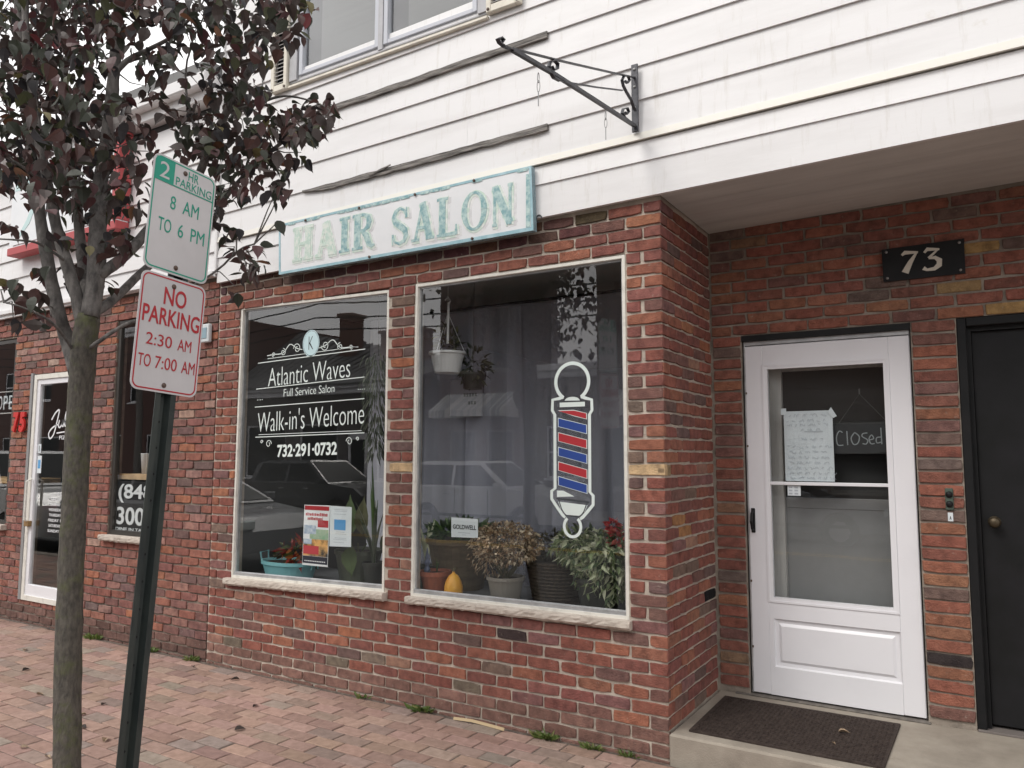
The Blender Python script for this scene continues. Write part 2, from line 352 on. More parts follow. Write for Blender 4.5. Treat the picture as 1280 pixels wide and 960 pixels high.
def text_mb(body, box, fr, d0, d1, bold=0, shear=0, mb=None):
    """built-in font text fitted to box (a0,a1,b0,b1) and extruded d0..d1"""
    cu = bpy.data.curves.new('t', 'FONT'); cu.body = body; cu.size = 1; cu.offset = bold; cu.shear = shear; cu.resolution_u = 4
    cu.align_x = 'CENTER'
    ob = bpy.data.objects.new('t', cu); me = bpy.data.meshes.new_from_object(ob)
    vs = [v.co.copy() for v in me.vertices]; fs = [tuple(p.vertices) for p in me.polygons]
    bpy.data.objects.remove(ob); bpy.data.curves.remove(cu); bpy.data.meshes.remove(me)
    if not vs: return mb or MB()
    ax0 = min(v.x for v in vs); ax1 = max(v.x for v in vs); ay0 = min(v.y for v in vs); ay1 = max(v.y for v in vs)
    a0, a1, b0, b1 = box; sx = (a1-a0)/(ax1-ax0); sy = (b1-b0)/(ay1-ay0)
    P = [(a0+(v.x-ax0)*sx, b0+(v.y-ay0)*sy) for v in vs]
    mb = mb or MB(); n = len(P)
    # boundary edges for side walls
    cnt = {}
    for q in fs:
        for i in range(len(q)): e = (q[i], q[(i+1) % len(q)]); cnt[e] = 1
    side = [(a, b, b+n, a+n) for (a, b) in cnt if (b, a) not in cnt]
    mb.add([fr(a, b, d1) for a, b in P]+[fr(a, b, d0) for a, b in P], fs+side)
    return mb
def circ(cx, cy, rx, ry, a0=0, a1=360, n=24):
    return [(cx+rx*cos(radians(a0+(a1-a0)*i/n)), cy+ry*sin(radians(a0+(a1-a0)*i/n))) for i in range(n+1)]
def px_depth(p):
    d = V(p)-V((CX, CY, CZ)); z = d.dot(f)
    if z < .05: return None
    return (640+FPX*d.dot(RR)/z, 480-FPX*d.dot(UU)/z, z)
def at(px, py, y):
    """3D point on the plane Y=y seen at photo pixel"""
    d = f+RR*((px-640)/FPX)-UU*((py-480)/FPX); t = (y-CY)/d.y
    return V((CX, CY, CZ))+d*t

# ------------------------------------------------------------------ bricks
CO = .0677; UN = .209
zrow = lambda i: .15+(40-i)*CO
def brick_mesh(ln, h=.0562, dep=.03, seed=0, name='brick'):
    rnd = random.Random(seed*97+int(ln*1000)); j = lambda a: rnd.uniform(-a, a); hx = ln/2; hz = h/2
    ring = [(-hx, -hz), (-hx*.33, -hz), (hx*.4, -hz), (hx, -hz), (hx+.0, 0), (hx, hz), (hx*.3, hz), (-hx*.4, hz), (-hx, hz), (-hx, 0)]
    R0 = [(x+j(.0016), z+j(.0016)) for x, z in ring]
    for q in (0, 3, 5, 8):
        if rnd.random() < .55: R0[q] = (R0[q][0]*(1-rnd.uniform(.01, .05)), R0[q][1]*(1-rnd.uniform(.03, .22)))
    n = len(R0); vs = [(x, dep, z) for x, z in R0]+[(x, -.001, z) for x, z in R0]
    vs += [(x-math.copysign(.0032, x) if abs(x) > hx*.8 else x, -.0055+j(.0008), z*.925+j(.0012)) for x, z in R0]
    fs = [tuple(2*n+i for i in range(n))]
    for i in range(n):
        k = (i+1) % n; fs += [(i, k, n+k, n+i), (n+i, n+k, 2*n+k, 2*n+i)]
    return vs, [q[::-1] for q in fs]
_bm = {}
def brick_data(ln, seed):
    key = (round(ln, 3), seed % 7)
    if key not in _bm: _bm[key] = brick_mesh(*[key[0]], seed=key[1])
    return _bm[key]
_bme = {}
def brick_blender(ln, seed):
    key = (round(ln, 3), seed % 7)
    if key not in _bme:
        mb = MB(); mb.add(*brick_data(ln, seed)); _bme[key] = mb.mesh('brick', M['brick'])
    return _bme[key]
PAL = [((.215, .062, .045), 10), ((.26, .082, .056), 9), ((.185, .06, .05), 8), ((.235, .072, .062), 8), ((.30, .105, .062), 5), ((.36, .125, .06), 1.6),
       ((.155, .075, .065), 4), ((.105, .072, .07), 3), ((.165, .12, .095), 1.6), ((.19, .085, .085), 3), ((.30, .16, .115), 1)]
PALJ = [((.24, .082, .065), 10), ((.29, .105, .075), 9), ((.22, .085, .075), 8), ((.175, .08, .075), 5), ((.34, .12, .065), 4), ((.14, .085, .085), 3), ((.40, .25, .21), 1.5), ((.30, .15, .13), 4), ((.105, .075, .075), 1.5)]
BUFF = (.66, .47, .27)
def pick(pal, rnd):
    c = pick0(pal, rnd); a = (.29, .105, .075); br_ = rnd.random(); wm = (1.03, 1.08+.12*(br_ > .8), 1.04+.14*(br_ > .8)); return tuple((.80*c[i]+.20*a[i])*1.08*wm[i]+.022 for i in range(3))
def pick0(pal, rnd):
    t = rnd.random()*sum(w_ for _, w_ in pal)
    for c, w_ in pal:
        t -= w_
        if t <= 0: break
    k = rnd.uniform(.86, 1.16); return (c[0]*k, c[1]*k*rnd.uniform(.97, 1.04), c[2]*k*rnd.uniform(.97, 1.04))
def lay_row(a0, a1, phase, u, rnd, j=.010):
    """bricks of one row between a0..a1 along the wall axis (joint positions at phase + k*u)"""
    out_ = []; k = math.floor((a0-phase)/u); x = phase+k*u
    while x < a1:
        l0, l1 = max(x, a0), min(x+u, a1)
        if l1-l0 > .03: out_.append([l0, l1, x >= a0, x+u <= a1])
        x += u
    # merge slivers
    res = []
    for s_ in out_:
        if s_[1]-s_[0] < .045 and res: res[-1][1] = s_[1]-.0; continue
        res.append(s_)
    if len(res) > 1 and res[0][1]-res[0][0] < .045: res[1][0] = res[0][0]; res.pop(0)
    fin = []
    for l0, l1, _, _ in res:
        g0 = j/2 if l0 > a0+.001 else .001; g1 = j/2 if l1 < a1-.001 else .001
        fin.append((l0+g0+rnd.uniform(-.001, .002), l1-g1-rnd.uniform(-.001, .002)))
    return fin
def build_bricks(parent, items, pal, seed, cap=300, name='brick'):
    """items: (centre xyz, rotz, length, forced colour or None, row)"""
    rnd = random.Random(seed); sc = []
    for it in items:
        q = px_depth(it[0])
        vis = 0
        if q and -30 < q[0] < 1310 and -30 < q[1] < 990: vis = it[2]/q[2]
        sc.append(vis)
    order = sorted(range(len(items)), key=lambda i: -sc[i]); single = set(i for i in order[:cap] if sc[i] > 0)
    rest = MB()
    for i, (c, rz, ln, colr, row) in enumerate(items):
        col_ = colr or pick(pal, rnd); sd_ = rnd.randrange(7); ln = round(ln/.004)*.004
        tilt = rnd.uniform(-.006, .006); c = V(c)+V((0, 0, rnd.uniform(-.0012, .0012)))
        dn = V((sin(rz), -cos(rz), 0))*rnd.uniform(-.002, .003); c = c+dn
        flip = rnd.random() < .5
        if i in single:
            o = bpy.data.objects.new(name, brick_blender(ln, sd_)); o.location = c; o.rotation_euler = (0, tilt, rz); o.color = (*col_, 1)
            link(o, parent)
        else:
            R_ = Matrix.Rotation(rz, 3, 'Z'); vs, fs = brick_data(ln, sd_)
            rest.add([R_ @ V(v)+c for v in vs], fs, col_)
    if rest.v: part('remaining_bricks', rest, M['brick_far'], parent, kind='stuff')
def holes_faces(mb, a0, a1, b0, b1, holes, fr, depth):
    """front skin with rectangular holes and their reveals; fr(a,b,d)"""
    A = sorted({a0, a1, *[h[0] for h in holes], *[h[1] for h in holes]}); B = sorted({b0, b1, *[h[2] for h in holes], *[h[3] for h in holes]})
    A = [a for a in A if a0 <= a <= a1]; B = [b for b in B if b0 <= b <= b1]
    inh = lambda a, b: any(h[0] < a < h[1] and h[2] < b < h[3] for h in holes)
    for i in range(len(A)-1):
        for k in range(len(B)-1):
            if inh((A[i]+A[i+1])/2, (B[k]+B[k+1])/2): continue
            q = [(A[i], B[k]), (A[i+1], B[k]), (A[i+1], B[k+1]), (A[i], B[k+1])]
            mb.add([fr(a, b, 0) for a, b in q], [(0, 1, 2, 3)])
    for h in holes:
        q = [(h[0], h[2]), (h[1], h[2]), (h[1], h[3]), (h[0], h[3])]
        for i in range(4):
            a, b = q[i], q[(i+1) % 4]
            mb.add([fr(*a, 0), fr(*b, 0), fr(*b, -depth), fr(*a, -depth)], [(0, 1, 2, 3)])
    return mb
def row_intervals(a0, a1, zc, holes):
    iv = [(a0, a1)]
    for h in holes:
        if h[2] < zc < h[3]:
            n_ = []
            for p, q in iv:
                if h[1] <= p or h[0] >= q: n_.append((p, q)); continue
                if h[0]-p > .03: n_.append((p, h[0]))
                if q-h[1] > .03: n_.append((h[1], q))
            iv = n_
    return iv

# ================================================================== GROUND
g = MB(); g.add([(-120, 4, -.42), (120, 4, -.42), (120, -150, -.42), (-120, -150, -.42)], [(0, 3, 2, 1)])
g.add([(-120, 120, -.42), (120, 120, -.42), (120, 4, -.42), (-120, 4, -.42)], [(0, 3, 2, 1)])
struct('ground', g, M['ground'])
g = MB(); g.add([(-60, -2.86, -.16), (60, -2.86, -.16), (60, -9, -.20), (-60, -9, -.20), (60, -16, -.38), (-60, -16, -.38)], [(0, 3, 2, 1), (3, 5, 4, 2)])
struct('road', g, M['asphalt'])
g = MB()
for k in range(2): g.add([(-60, -8.85-k*.22, -.194), (60, -8.85-k*.22, -.194), (60, -8.95-k*.22, -.1955), (-60, -8.95-k*.22, -.1955)], [(0, 3, 2, 1)])
o = struct('road_centre_line', g, mat('road_paint_yellow', (.6, .38, .05), .8))
g = MB().box(-60, 60, -2.86, -2.70, -.41, .0, .015); struct('kerb', g, M['concrete'])
g = MB().box(-60, 60, -19, -16, -.41, -.24, .015); struct('far_pavement', g, M['concrete'])
sw = MB().box(-60, 60, -2.70, .012, -.40, -.006); side = struct('sidewalk', sw, M['sand'])
PAVP = [((.375, .25, .205), 10), ((.355, .235, .195), 9), ((.335, .245, .205), 5), ((.305, .245, .21), 3), ((.365, .245, .20), 5), ((.32, .21, .175), 3), ((.30, .22, .19), 2)]
def paver_mesh(seed):
    rnd = random.Random(seed); j = lambda a: rnd.uniform(-a, a); hx, hy = .0978, .0478; mb = MB()
    ring = [(-hx, -hy), (0, -hy), (hx, -hy), (hx, hy), (0, hy), (-hx, hy)]
    R0 = [(x+j(.001), y+j(.001)) for x, y in ring]; n = 6
    vs = [(x, y, -.03) for x, y in R0]+[(x, y, -.003) for x, y in R0]+[(x*.965, y*.93, j(.0006)) for x, y in R0]
    fs = [tuple(range(2*n, 3*n))]
    for i in range(n):
        k = (i+1) % n; fs += [(i, k, n+k, n+i), (n+i, n+k, 2*n+k, 2*n+i)]
    return vs, fs
PV = [paver_mesh(i) for i in range(5)]; PVM = []
for vs, fs in PV:
    q = MB(); q.add(vs, fs); PVM.append(q.mesh('paver', M['paver']))
items = []; rnd = random.Random(11); row = 0; y = -.085
while y > -2.66:
    x = -11.5+(row % 2)*.1025+rnd.uniform(-.006, .006)
    while x < 5.5:
        if not (x > -.11 and y > -.02): items.append((x+rnd.uniform(-.0015, .0015), y+rnd.uniform(-.001, .001), rnd.uniform(-.003, .0015)))
        x += .2045
    y -= .1035; row += 1
sc = []
for it in items:
    q = px_depth(it); sc.append(1/q[2]**2 if q and -60 < q[0] < 1340 and 0 < q[1] < 1000 else 0)
order = sorted(range(len(items)), key=lambda i: -sc[i]); single = set(i for i in order[:300] if sc[i] > 0); rest = MB()
for i, it in enumerate(items):
    c = pick0(PAVP, rnd); k = rnd.randrange(5); rz = rnd.uniform(-.008, .008); tx = rnd.uniform(-.006, .006)
    if i in single:
        o = bpy.data.objects.new('paver', PVM[k]); o.location = it; o.rotation_euler = (tx, 0, rz); o.color = (*c, 1); link(o, side)
    else: rest.add([V(v)+V(it) for v in PV[k][0]], PV[k][1], c)
part('remaining_pavers', rest, M['paver_far'], side, kind='stuff')

# ================================================================== SALON BUILDING
SAL = thing('salon_building', 'salon building with red brick shopfront, white clapboard upper storey and recessed entry', 'building', (-1, 0, 0))
W1 = [(-3.381, 2.672), (-1.904, 2.645), (-1.907, .671), (-3.394, .643)]   # TL TR BR BL
W2 = [(-1.681, 2.655), (-.2145, 2.651), (-.2125, .682), (-1.688, .669)]
H1 = (-3.39, -1.904, .60, 2.66); H2 = (-1.686, -.213, .63, 2.655)
fw = MB(); holes_faces(fw, -3.64, -.004, -.3, 3.0, [H1, H2], lambda a, b, d: (a, .0105-d, b), .09)
FRONT = part('front_wall', fw, M['mortar'], SAL)
items = []; rnd = random.Random(5)
for i in range(-1, 43):
    zc = zrow(i+.5); ph = 0 if i % 2 == 0 else -.1045; wav = rnd.uniform(-.0012, .0012)
    for a0, a1 in row_intervals(-3.63, 0, zc, [H1, H2]):
        L_ = lay_row(a0, a1, ph, UN, rnd, .0105)
        if i % 2 and a1 > -.01 and i < 33: L_ = [(-.205, -.122+rnd.uniform(-.006, .006)), (-.100, -.001)] if a0 > -.3 else L_
        for l0, l1 in L_:
            fc = None
            if i == 20 and (l1 > -.25 or (l0 > -1.95 and l1 < -1.65)): fc = BUFF
            if i == 39 and rnd.random() < .2: fc = (.2, .16, .12)
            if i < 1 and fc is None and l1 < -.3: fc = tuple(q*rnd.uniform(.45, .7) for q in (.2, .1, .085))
            if i >= 40: k_ = rnd.uniform(.8, 1.15); fc = (.27*k_, .15*k_, .12*k_)
            if abs((l0+l1)/2+.9) < .12 and i == 34: fc = (.07, .05, .048)
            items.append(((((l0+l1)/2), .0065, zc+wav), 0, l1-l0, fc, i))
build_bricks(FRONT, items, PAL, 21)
rw = MB(); holes_faces(rw, .004, .861, .0, 3.0, [], lambda a, b, d: (-.0105+d, a, b), .05)
RET = part('entry_side_wall', rw, M['mortar'], SAL)
items = []; rnd = random.Random(6)
for i in range(-1, 40):
    zc = zrow(i+.5); ph = .1045 if i % 2 == 0 else 0
    for l0, l1 in lay_row(.002, .848, ph, UN, rnd, .0105):
        fc = None
        if i == 20 and l0 < .05: fc = (.36, .26, .15)
        if i == 31 and l1 > .8: fc = (.012, .012, .014)
        if i in (24, 25) and .2 < (l0+l1)/2 < .4: fc = (.40, .20, .09)
        items.append(((-.0065, (l0+l1)/2, zc), pi/2, l1-l0, fc, i))
build_bricks(RET, items, [(c, w_) for c, w_ in PAL], 22)
# back wall of the entry
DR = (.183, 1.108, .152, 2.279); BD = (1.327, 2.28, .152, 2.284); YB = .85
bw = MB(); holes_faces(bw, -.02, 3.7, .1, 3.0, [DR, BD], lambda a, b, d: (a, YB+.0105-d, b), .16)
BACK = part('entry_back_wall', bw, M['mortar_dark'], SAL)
items = []; rnd = random.Random(8)
for i in range(-1, 40):
    zc = zrow(i+.5)+.032; ph = .13 if i % 2 == 0 else .0
    for a0, a1 in row_intervals(.004, 3.6, zc, [DR, BD] if i != 8 else []):
        if a1-a0 < .24: L_ = [(a0+.006, a1-.004)]
        else: L_ = lay_row(a0, a1, ph, UN*1.06, rnd, .011)
        for l0, l1 in L_:
            fc = None; xm = (l0+l1)/2
            if (i, round(xm*5)) in ((6, 7),): fc = (.36, .24, .12)
            if i == 5 and .12 < xm < .3: fc = (.36, .22, .15)
            if 1.40 < xm < 1.6 and i in (3, 8): fc = (.44, .28, .12)
            if i == 35 and 1.1 < xm < 1.33: fc = (.05, .04, .04)
            items.append(((xm, YB+.0065, zc), 0, l1-l0, fc, i))
build_bricks(BACK, items, [((.25, .078, .052), 8), ((.28, .095, .058), 6), ((.21, .072, .052), 7), ((.16, .075, .065), 4), ((.28, .11, .06), 3), ((.12, .09, .08), 2), ((.26, .15, .09), 1)], 23)  # brick tones raised to make up for weak light in the recess
# entry right end wall + return, wall volumes
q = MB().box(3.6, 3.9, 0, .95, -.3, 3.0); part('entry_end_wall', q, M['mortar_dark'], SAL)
# ---- soffit boards
SL = .016; zs = lambda x: SL*(x+.67)
for k in range(4):
    y0 = -.012+k*.2165; mb = MB(); x0, x1 = .0, 3.95
    vs = [(x, y, z+zs(x)) for x in (x0, x1) for y in (y0+.0015, y0+.215) for z in (2.936, 2.962)]
    mb.add(vs, [(0, 1, 3, 2), (4, 6, 7, 5), (0, 4, 5, 1), (2, 3, 7, 6), (0, 2, 6, 4), (1, 5, 7, 3)]); part('soffit_board', mb, M['soffit'], SAL)
mb = MB()
vs = [(x, y, z+zs(x)) for x in (0, 3.95) for y in (-.01, .87) for z in (2.963, 2.98)]
mb.add(vs, [(0, 1, 3, 2), (4, 6, 7, 5), (0, 4, 5, 1), (2, 3, 7, 6), (0, 2, 6, 4), (1, 5, 7, 3)]); part('soffit_backing', mb, M['black'], SAL)
# ---- siding
def plank(x0, x1, zb, zt, parent, m=None, name='siding_plank', yb=-.036, yt=-.023, sl=SL, y1=.005):
    f0 = lambda x: sl*(x+.67); mb = MB()
    pr = [(yb, zb), (yt, zt), (y1, zt), (y1, zb+.004)]
    vs = [(x, y, z+f0(x)) for x in (x0, x1) for y, z in pr]
    mb.add(vs, [(0, 1, 2, 3), (7, 6, 5, 4), (0, 4, 5, 1), (1, 5, 6, 2), (2, 6, 7, 3), (3, 7, 4, 0)]); return part(name, mb, m or M['siding'], parent)
XL, XR = -3.628, 3.95
rows = [2.933, 3.130, 3.252]
plank(XL, XR, 2.933, 3.134, SAL, yb=-.036, yt=-.03); plank(XL, XR, 3.132, 3.248, SAL, yb=-.040, yt=-.026)
tr = plank(XL, XR, 3.254, 3.294, SAL, m=mat('belt_trim', (.77, .75, .69), .5), name='belt_trim', yb=-.047, yt=-.042)
zl = [3.292, 3.485, 3.680, 3.875, 4.053, 4.25, 4.44, 4.635, 4.83, 5.025, 5.22, 5.415, 5.61, 5.80]
rnd = random.Random(3)
WU = (-3.05, -.845)     # upper window with shutters
for k in range(len(zl)-1):
    zb, zt = zl[k], zl[k+1]+.003
    if zb >= 4.3:
        for a, b in ((XL, WU[0]+.01), (WU[1]-.01, 1.9+k*.12), (1.902+k*.12, XR)): plank(a, b, zb, zt, SAL)
    else:
        cuts = [XL, -1.252, XR] if k in (1, 3, 5) else [XL, 2.3-.5*k, XR]
        for a, b in zip(cuts, cuts[1:]): plank(a+.0005, b-.0005, zb, zt, SAL)
q = MB().box(XL, XR, .012, .14, 3.04, 5.9); part('upper_wall_sheathing', q, mat('sheathing', (.3, .28, .25), .9), SAL)
q = MB().box(-3.9, 4.1, -.35, 8.3, 5.86, 6.1); part('roof', q, mat('roofing', (.12, .12, .12), .9), SAL)
q = MB().box(3.75, 3.95, .15, 8.2, -.3, 5.85); q.box(-3.62, -3.5, .15, 8.2, 3.0, 5.85); q.box(-3.5, 3.75, 8.0, 8.2, -.3, 5.85); part('side_walls', q, M['siding'], SAL)
q = MB().box(-3.642, -3.63, -.05, .01, 2.96, 5.86); part('corner_board', q, M['siding'], SAL)
# weathered wood strips where the siding has slipped
def strip(x0, x1, z0, z1, sl0, seed):
    rnd = random.Random(seed); mb = MB(); N = 26; vs = []
    for k in range(N+1):
        x = x0+(x1-x0)*k/N; zz = zs(x)*1.0; a = z0+zz+rnd.uniform(-.004, .004); b = z1+zz+rnd.uniform(-.003, .003)
        if k < 3: a = b-(b-a)*(.25+.25*k)
        vs += [(x, -.048, a), (x, -.044, b), (x, -.018, b), (x, -.018, a)]
    fs = [(i*4+q, i*4+(q+1) % 4, (i+1)*4+(q+1) % 4, (i+1)*4+q) for i in range(N) for q in range(4)]+[(3, 2, 1, 0), (N*4, N*4+1, N*4+2, N*4+3)]
    mb.add(vs, fs); return part('weathered_wood_strip', mb, M['oldwood'], SAL)
strip(-2.70, -.672, 3.448, 3.487, 0, 1); strip(-2.95, -.672, 4.018, 4.058, 0, 2)
q = MB().ribbon([(-2.05, 3.437), (-1.96, 3.455), (-1.86, 3.475)], [.002, .014, .008], lambda a, b, d: (a, -.05-d, b), 0, .006); part('wood_splinter', q, M['oldwood'], SAL)

# ---- windows
def quad_frame(C, w_, y0, y1, mb=None):
    """C: TL TR BR BL (x,z); frame of width w_ inside; y0 front y1 back"""
    TL, TR, BR_, BL = C; mb = mb or MB()
    I = [(TL[0]+w_, TL[1]-w_), (TR[0]-w_, TR[1]-w_), (BR_[0]-w_, BR_[1]+w_), (BL[0]+w_, BL[1]+w_)]
    O = [TL, TR, BR_, BL]
    for k in range(4):
        k2 = (k+1) % 4; q = [O[k], O[k2], I[k2], I[k]]; n = 4
        mb.add([(a, y0, b) for a, b in q]+[(a, y1, b) for a, b in q], [(0, 1, 2, 3), (4, 7, 6, 5), (0, 4, 5, 1), (2, 6, 7, 3)])
    return mb, I
def slab_quad(C, y0, y1):
    mb = MB(); return mb.add([(a, y0, b) for a, b in C]+[(a, y1, b) for a, b in C], [(0, 1, 2, 3), (7, 6, 5, 4), (0, 4, 5, 1), (1, 5, 6, 2), (2, 6, 7, 3), (3, 7, 4, 0)])
def sill(parent, x0, x1, zl_, zr_, th, cut, seed):
    for n_, (a, b) in enumerate(((x0, cut-.0015), (cut+.0015, x1))):
        rnd = random.Random(seed+n_); mb = MB(); nx = max(8, int((b-a)/.025)); nz = 4; vs = []; fs = []
        for i in range(nx+1):
            x = a+(b-a)*i/nx; t = (x-x0)/(x1-x0); zb = zl_+(zr_-zl_)*t
            for k in range(nz+1):
                h = k/nz; rough = rnd.uniform(-.0035, .0025) if 0 < k < nz else (rnd.uniform(-.002, .002))
                vs.append((x, -.040+rough+(.010 if k == 0 else 0)+(.003 if k == nz else 0), zb+th*h+(rnd.uniform(-.003, .003) if k == 0 else 0)))
            vs += [(x, .075, zb+th), (x, .075, zb)]
        m_ = nz+3
        for i in range(nx):
            for k in range(m_): k2 = (k+1) % m_; fs.append((i*m_+k, (i+1)*m_+k, (i+1)*m_+k2, i*m_+k2))
        fs += [tuple(range(m_)), tuple(nx*m_+k for k in range(m_))[::-1]]
        mb.add(vs, fs); part('sill', mb, M['stone'], parent)
def shop_window(C, y, lab):
    mb, I = quad_frame(C, .018, y-.012, y+.03)
    W = part('window', mb, M['frame'], SAL, label=lab)
    m2, I2 = quad_frame(I, .012, y+.008, y+.034); part('inner_frame', m2, M['alu'], W)
    g_ = slab_quad(I2, y+.014, y+.020); part('pane', g_, M['glass'], W)
    b0 = MB(); b0.add([(I[3][0], y-.004, I[3][1]-.004), (I[2][0], y-.004, I[2][1]-.004), (I[2][0], y-.004, I[2][1]+.02), (I[3][0], y-.004, I[3][1]+.02),
                       (I[3][0], y+.012, I[3][1]-.004), (I[2][0], y+.012, I[2][1]-.004), (I[2][0], y+.012, I[2][1]+.026), (I[3][0], y+.012, I[3][1]+.026)],
                      [(0, 1, 2, 3), (7, 6, 5, 4), (0, 4, 5, 1), (1, 5, 6, 2), (2, 6, 7, 3), (3, 7, 4, 0)])
    part('bottom_rail', b0, M['alu'], W); return W
WIN1 = shop_window(W1, .02, 'shop window with white salon lettering'); sill(WIN1, -3.425, -1.882, .592, .622, .050, -2.53, 1)
WIN2 = shop_window(W2, .02, 'shop window with the barber pole decal'); sill(WIN2, -1.70, -.193, .624, .637, .046, -1.16, 5)

# ---- upper window
WF = MB()
sash = [(-2.785, -1.985), (-1.965, -1.165)]
WF.box(-2.86, -1.10, -.030, .02, 4.275, 4.30); WF.box(-2.86, -1.10, -.045, -.0, 4.30, 4.315, .003)
WF.box(-2.86, -2.785, -.055, .02, 4.315, 5.5); WF.box(-1.165, -1.10, -.055, .02, 4.315, 5.5); WF.box(-1.995, -1.955, -.05, .02, 4.315, 5.5); WF.box(-2.86, -1.1, -.05, .02, 5.5, 5.58)
UW = part('upper_window', WF, mat('pvc_grey', (.46, .46, .49), .45, (.36, .36, .37), 6), SAL)
for a, b in sash:
    q = MB()
    q.box(a+.012, a+.048, -.045, .01, 4.345, 5.48, .003); q.box(b-.048, b-.012, -.045, .01, 4.345, 5.48, .003); q.box(a+.048, b-.048, -.043, .008, 4.345, 4.375, .003); q.box(a+.048, b-.048, -.04, .006, 5.45, 5.48)
    part('sash', q, bpy.data.materials.get('sash_paint') or mat('sash_paint', (.50, .52, .57), .4), UW)
    q = MB().box(a+.048, b-.048, -.012, -.008, 4.375, 5.45); part('pane', q, M['glass'], UW)
    q = MB().box(a+.05, b-.05, .0, .004, 4.376, 5.45); part('insect_screen', q, mat('screen', (.11, .11, .12), .8, (.13, .13, .14), 3), UW)
    q = MB().box(a+.20, b-.052, -.004, -.001, 4.376, 5.0); part('blind', q, mat('blind', (.20, .20, .205), .8, (.18, .18, .185), 30, stretch=(.01, .01, 1)), UW)
q = MB().box(-2.87, -1.09, -.06, .0, 4.262, 4.283, .004); part('sill', q, M['trim'], UW)
for a, b in ((-3.04, -2.87), (-1.09, -.845)):
    q = MB(); z0, z1 = 4.262, 5.5
    if a > -2: z0 = 4.285
    q.box(a, a+.035, -.075, -.035, z0, z1, .004); q.box(b-.035, b, -.075, -.035, z0, z1, .004); q.box(a+.035, b-.035, -.074, -.036, z0, z0+.05, .004); q.box(a+.035, b-.035, -.074, -.036, z1-.05, z1, .004)
    sh = part('shutter', q, M['trim'], SAL)
    z = z0+.062; n_ = 0
    while z < z1-.06:
        mb = MB(); mb.add([(x, y, zz) for x in (a+.033, b-.033) for y, zz in ((-.070, z), (-.066, z-.003), (-.040, z+.018), (-.044, z+.021))], [(0, 1, 2, 3), (7, 6, 5, 4), (0, 4, 5, 1), (1, 5, 6, 2), (2, 6, 7, 3), (3, 7, 4, 0)])
        part('louvre', mb, M['siding'], sh); z += .030
    q = MB().box(a+.036, b-.036, -.0365, -.034, z0+.05, z1-.05); part('shutter_back', q, M['black'], sh)
    for xx in (a+.018, b-.018):
        q = MB().lathe([(.010, 0), (.010, .006), (.004, .009)], (0, 0, 0), 10); q.v = [(v[0]+xx, -.074-v[2], v[1]+z0+.02) for v in q.v]; part('screw', q, M['bolt'], sh)

# ---- entry step
st = MB(); nx = 60
st.box(.0, 3.6, -.008, 1.05, -.05, .148, .010)
STEP = struct('entry_step', st, M['concrete'])
q = MB().box(.10, 1.12, YB-.01, YB+.17, .1482, .156, .002); part('threshold', q, mat('threshold', (.2, .18, .16), .8, (.1, .09, .08), 20), STEP)
q = MB().box(1.33, 2.28, YB-.0, YB+.17, .1482, .160, .002); part('threshold', q, mat('threshold2', (.16, .14, .13), .8), STEP)

# ---- storm door
X0, X1, Z0, Z1 = .200, 1.098, .166, 2.212; YD = YB+.035
q = MB().box(.1845, 1.1065, YB+.006, YD+.09, 2.243, 2.2775); q.box(.1845, .192, YD+.0, YD+.09, .17, 2.243); q.box(1.100, 1.1065, YD+.0, YD+.09, .17, 2.243)
DOOR = part('storm_door', slab_quad([(0, 0)]*4, 0, 0) if False else q, M['black'], SAL, label='white storm door with upper glass pane')
q = MB().box(.192, .2015, YD-.012, YD+.03, .163, 2.243, .002); q.box(1.0985, 1.1005, YD-.012, YD+.03, .163, 2.243, .0005); q.box(.2015, 1.0985, YD-.010, YD+.03, 2.217, 2.243, .002)
part('jamb', q, M['alu'], DOOR)
for zz in (.42, .80, 1.6, 1.92):
    q = MB().box(.1985, .2075, YD-.016, YD-.01, zz, zz+.012); part('hinge', q, M['bolt'], DOOR)
GX0, GX1, GZ0, GZ1 = .330, .963, .722, 2.066
q = MB(); yf, yb_ = YD-.012, YD+.022
q.box(X0, GX0-.028, yf, yb_, Z0, Z1, .003); q.box(GX1+.028, X1, yf, yb_, Z0, Z1, .003); q.box(GX0-.028, GX1+.028, yf, yb_, GZ1+.028, Z1-.0, .003)
q.box(GX0-.028, GX1+.028, yf, yb_, .600, GZ0-.028, .0); q.box(GX0-.028, GX1+.028, yf, yb_, Z0, .325, .0)
q.box(GX0-.028, GX0-.004, yf, yb_, .325, .600); q.box(.992, GX1+.0285, yf+.0003, yb_, .325, .600)
part('door_slab', q, M['white'], DOOR)
# raised kick panel: outer cove, recess, raised field
def cove(x0, x1, z0, z1, w_, ya, yb2, mb):
    O = [(x0, z0), (x1, z0), (x1, z1), (x0, z1)]; I = [(x0+w_, z0+w_), (x1-w_, z0+w_), (x1-w_, z1-w_), (x0+w_, z1-w_)]
    for k in range(4):
        k2 = (k+1) % 4; mb.add([(O[k][0], ya, O[k][1]), (O[k2][0], ya, O[k2][1]), (I[k2][0], yb2, I[k2][1]), (I[k][0], yb2, I[k][1])], [(0, 1, 2, 3)])
    return I
q = MB(); kx0, kx1, kz0, kz1 = GX0-.0045, .9925, .3245, .6005
cove(kx0, kx1, kz0, kz1, .008, yf, yf+.012, q); cove(kx0+.008, kx1-.008, kz0+.008, kz1-.008, .018, yf+.012, yf+.014, q); cove(kx0+.026, kx1-.026, kz0+.026, kz1-.026, .016, yf+.014, yf+.003, q)
x0_, x1_, z0_, z1_ = kx0+.042, kx1-.042, kz0+.042, kz1-.042; q.add([(x0_, yf+.003, z0_), (x1_, yf+.003, z0_), (x1_, yf+.003, z1_), (x0_, yf+.003, z1_)], [(0, 1, 2, 3)])
part('kick_panel', q, M['white'], DOOR)
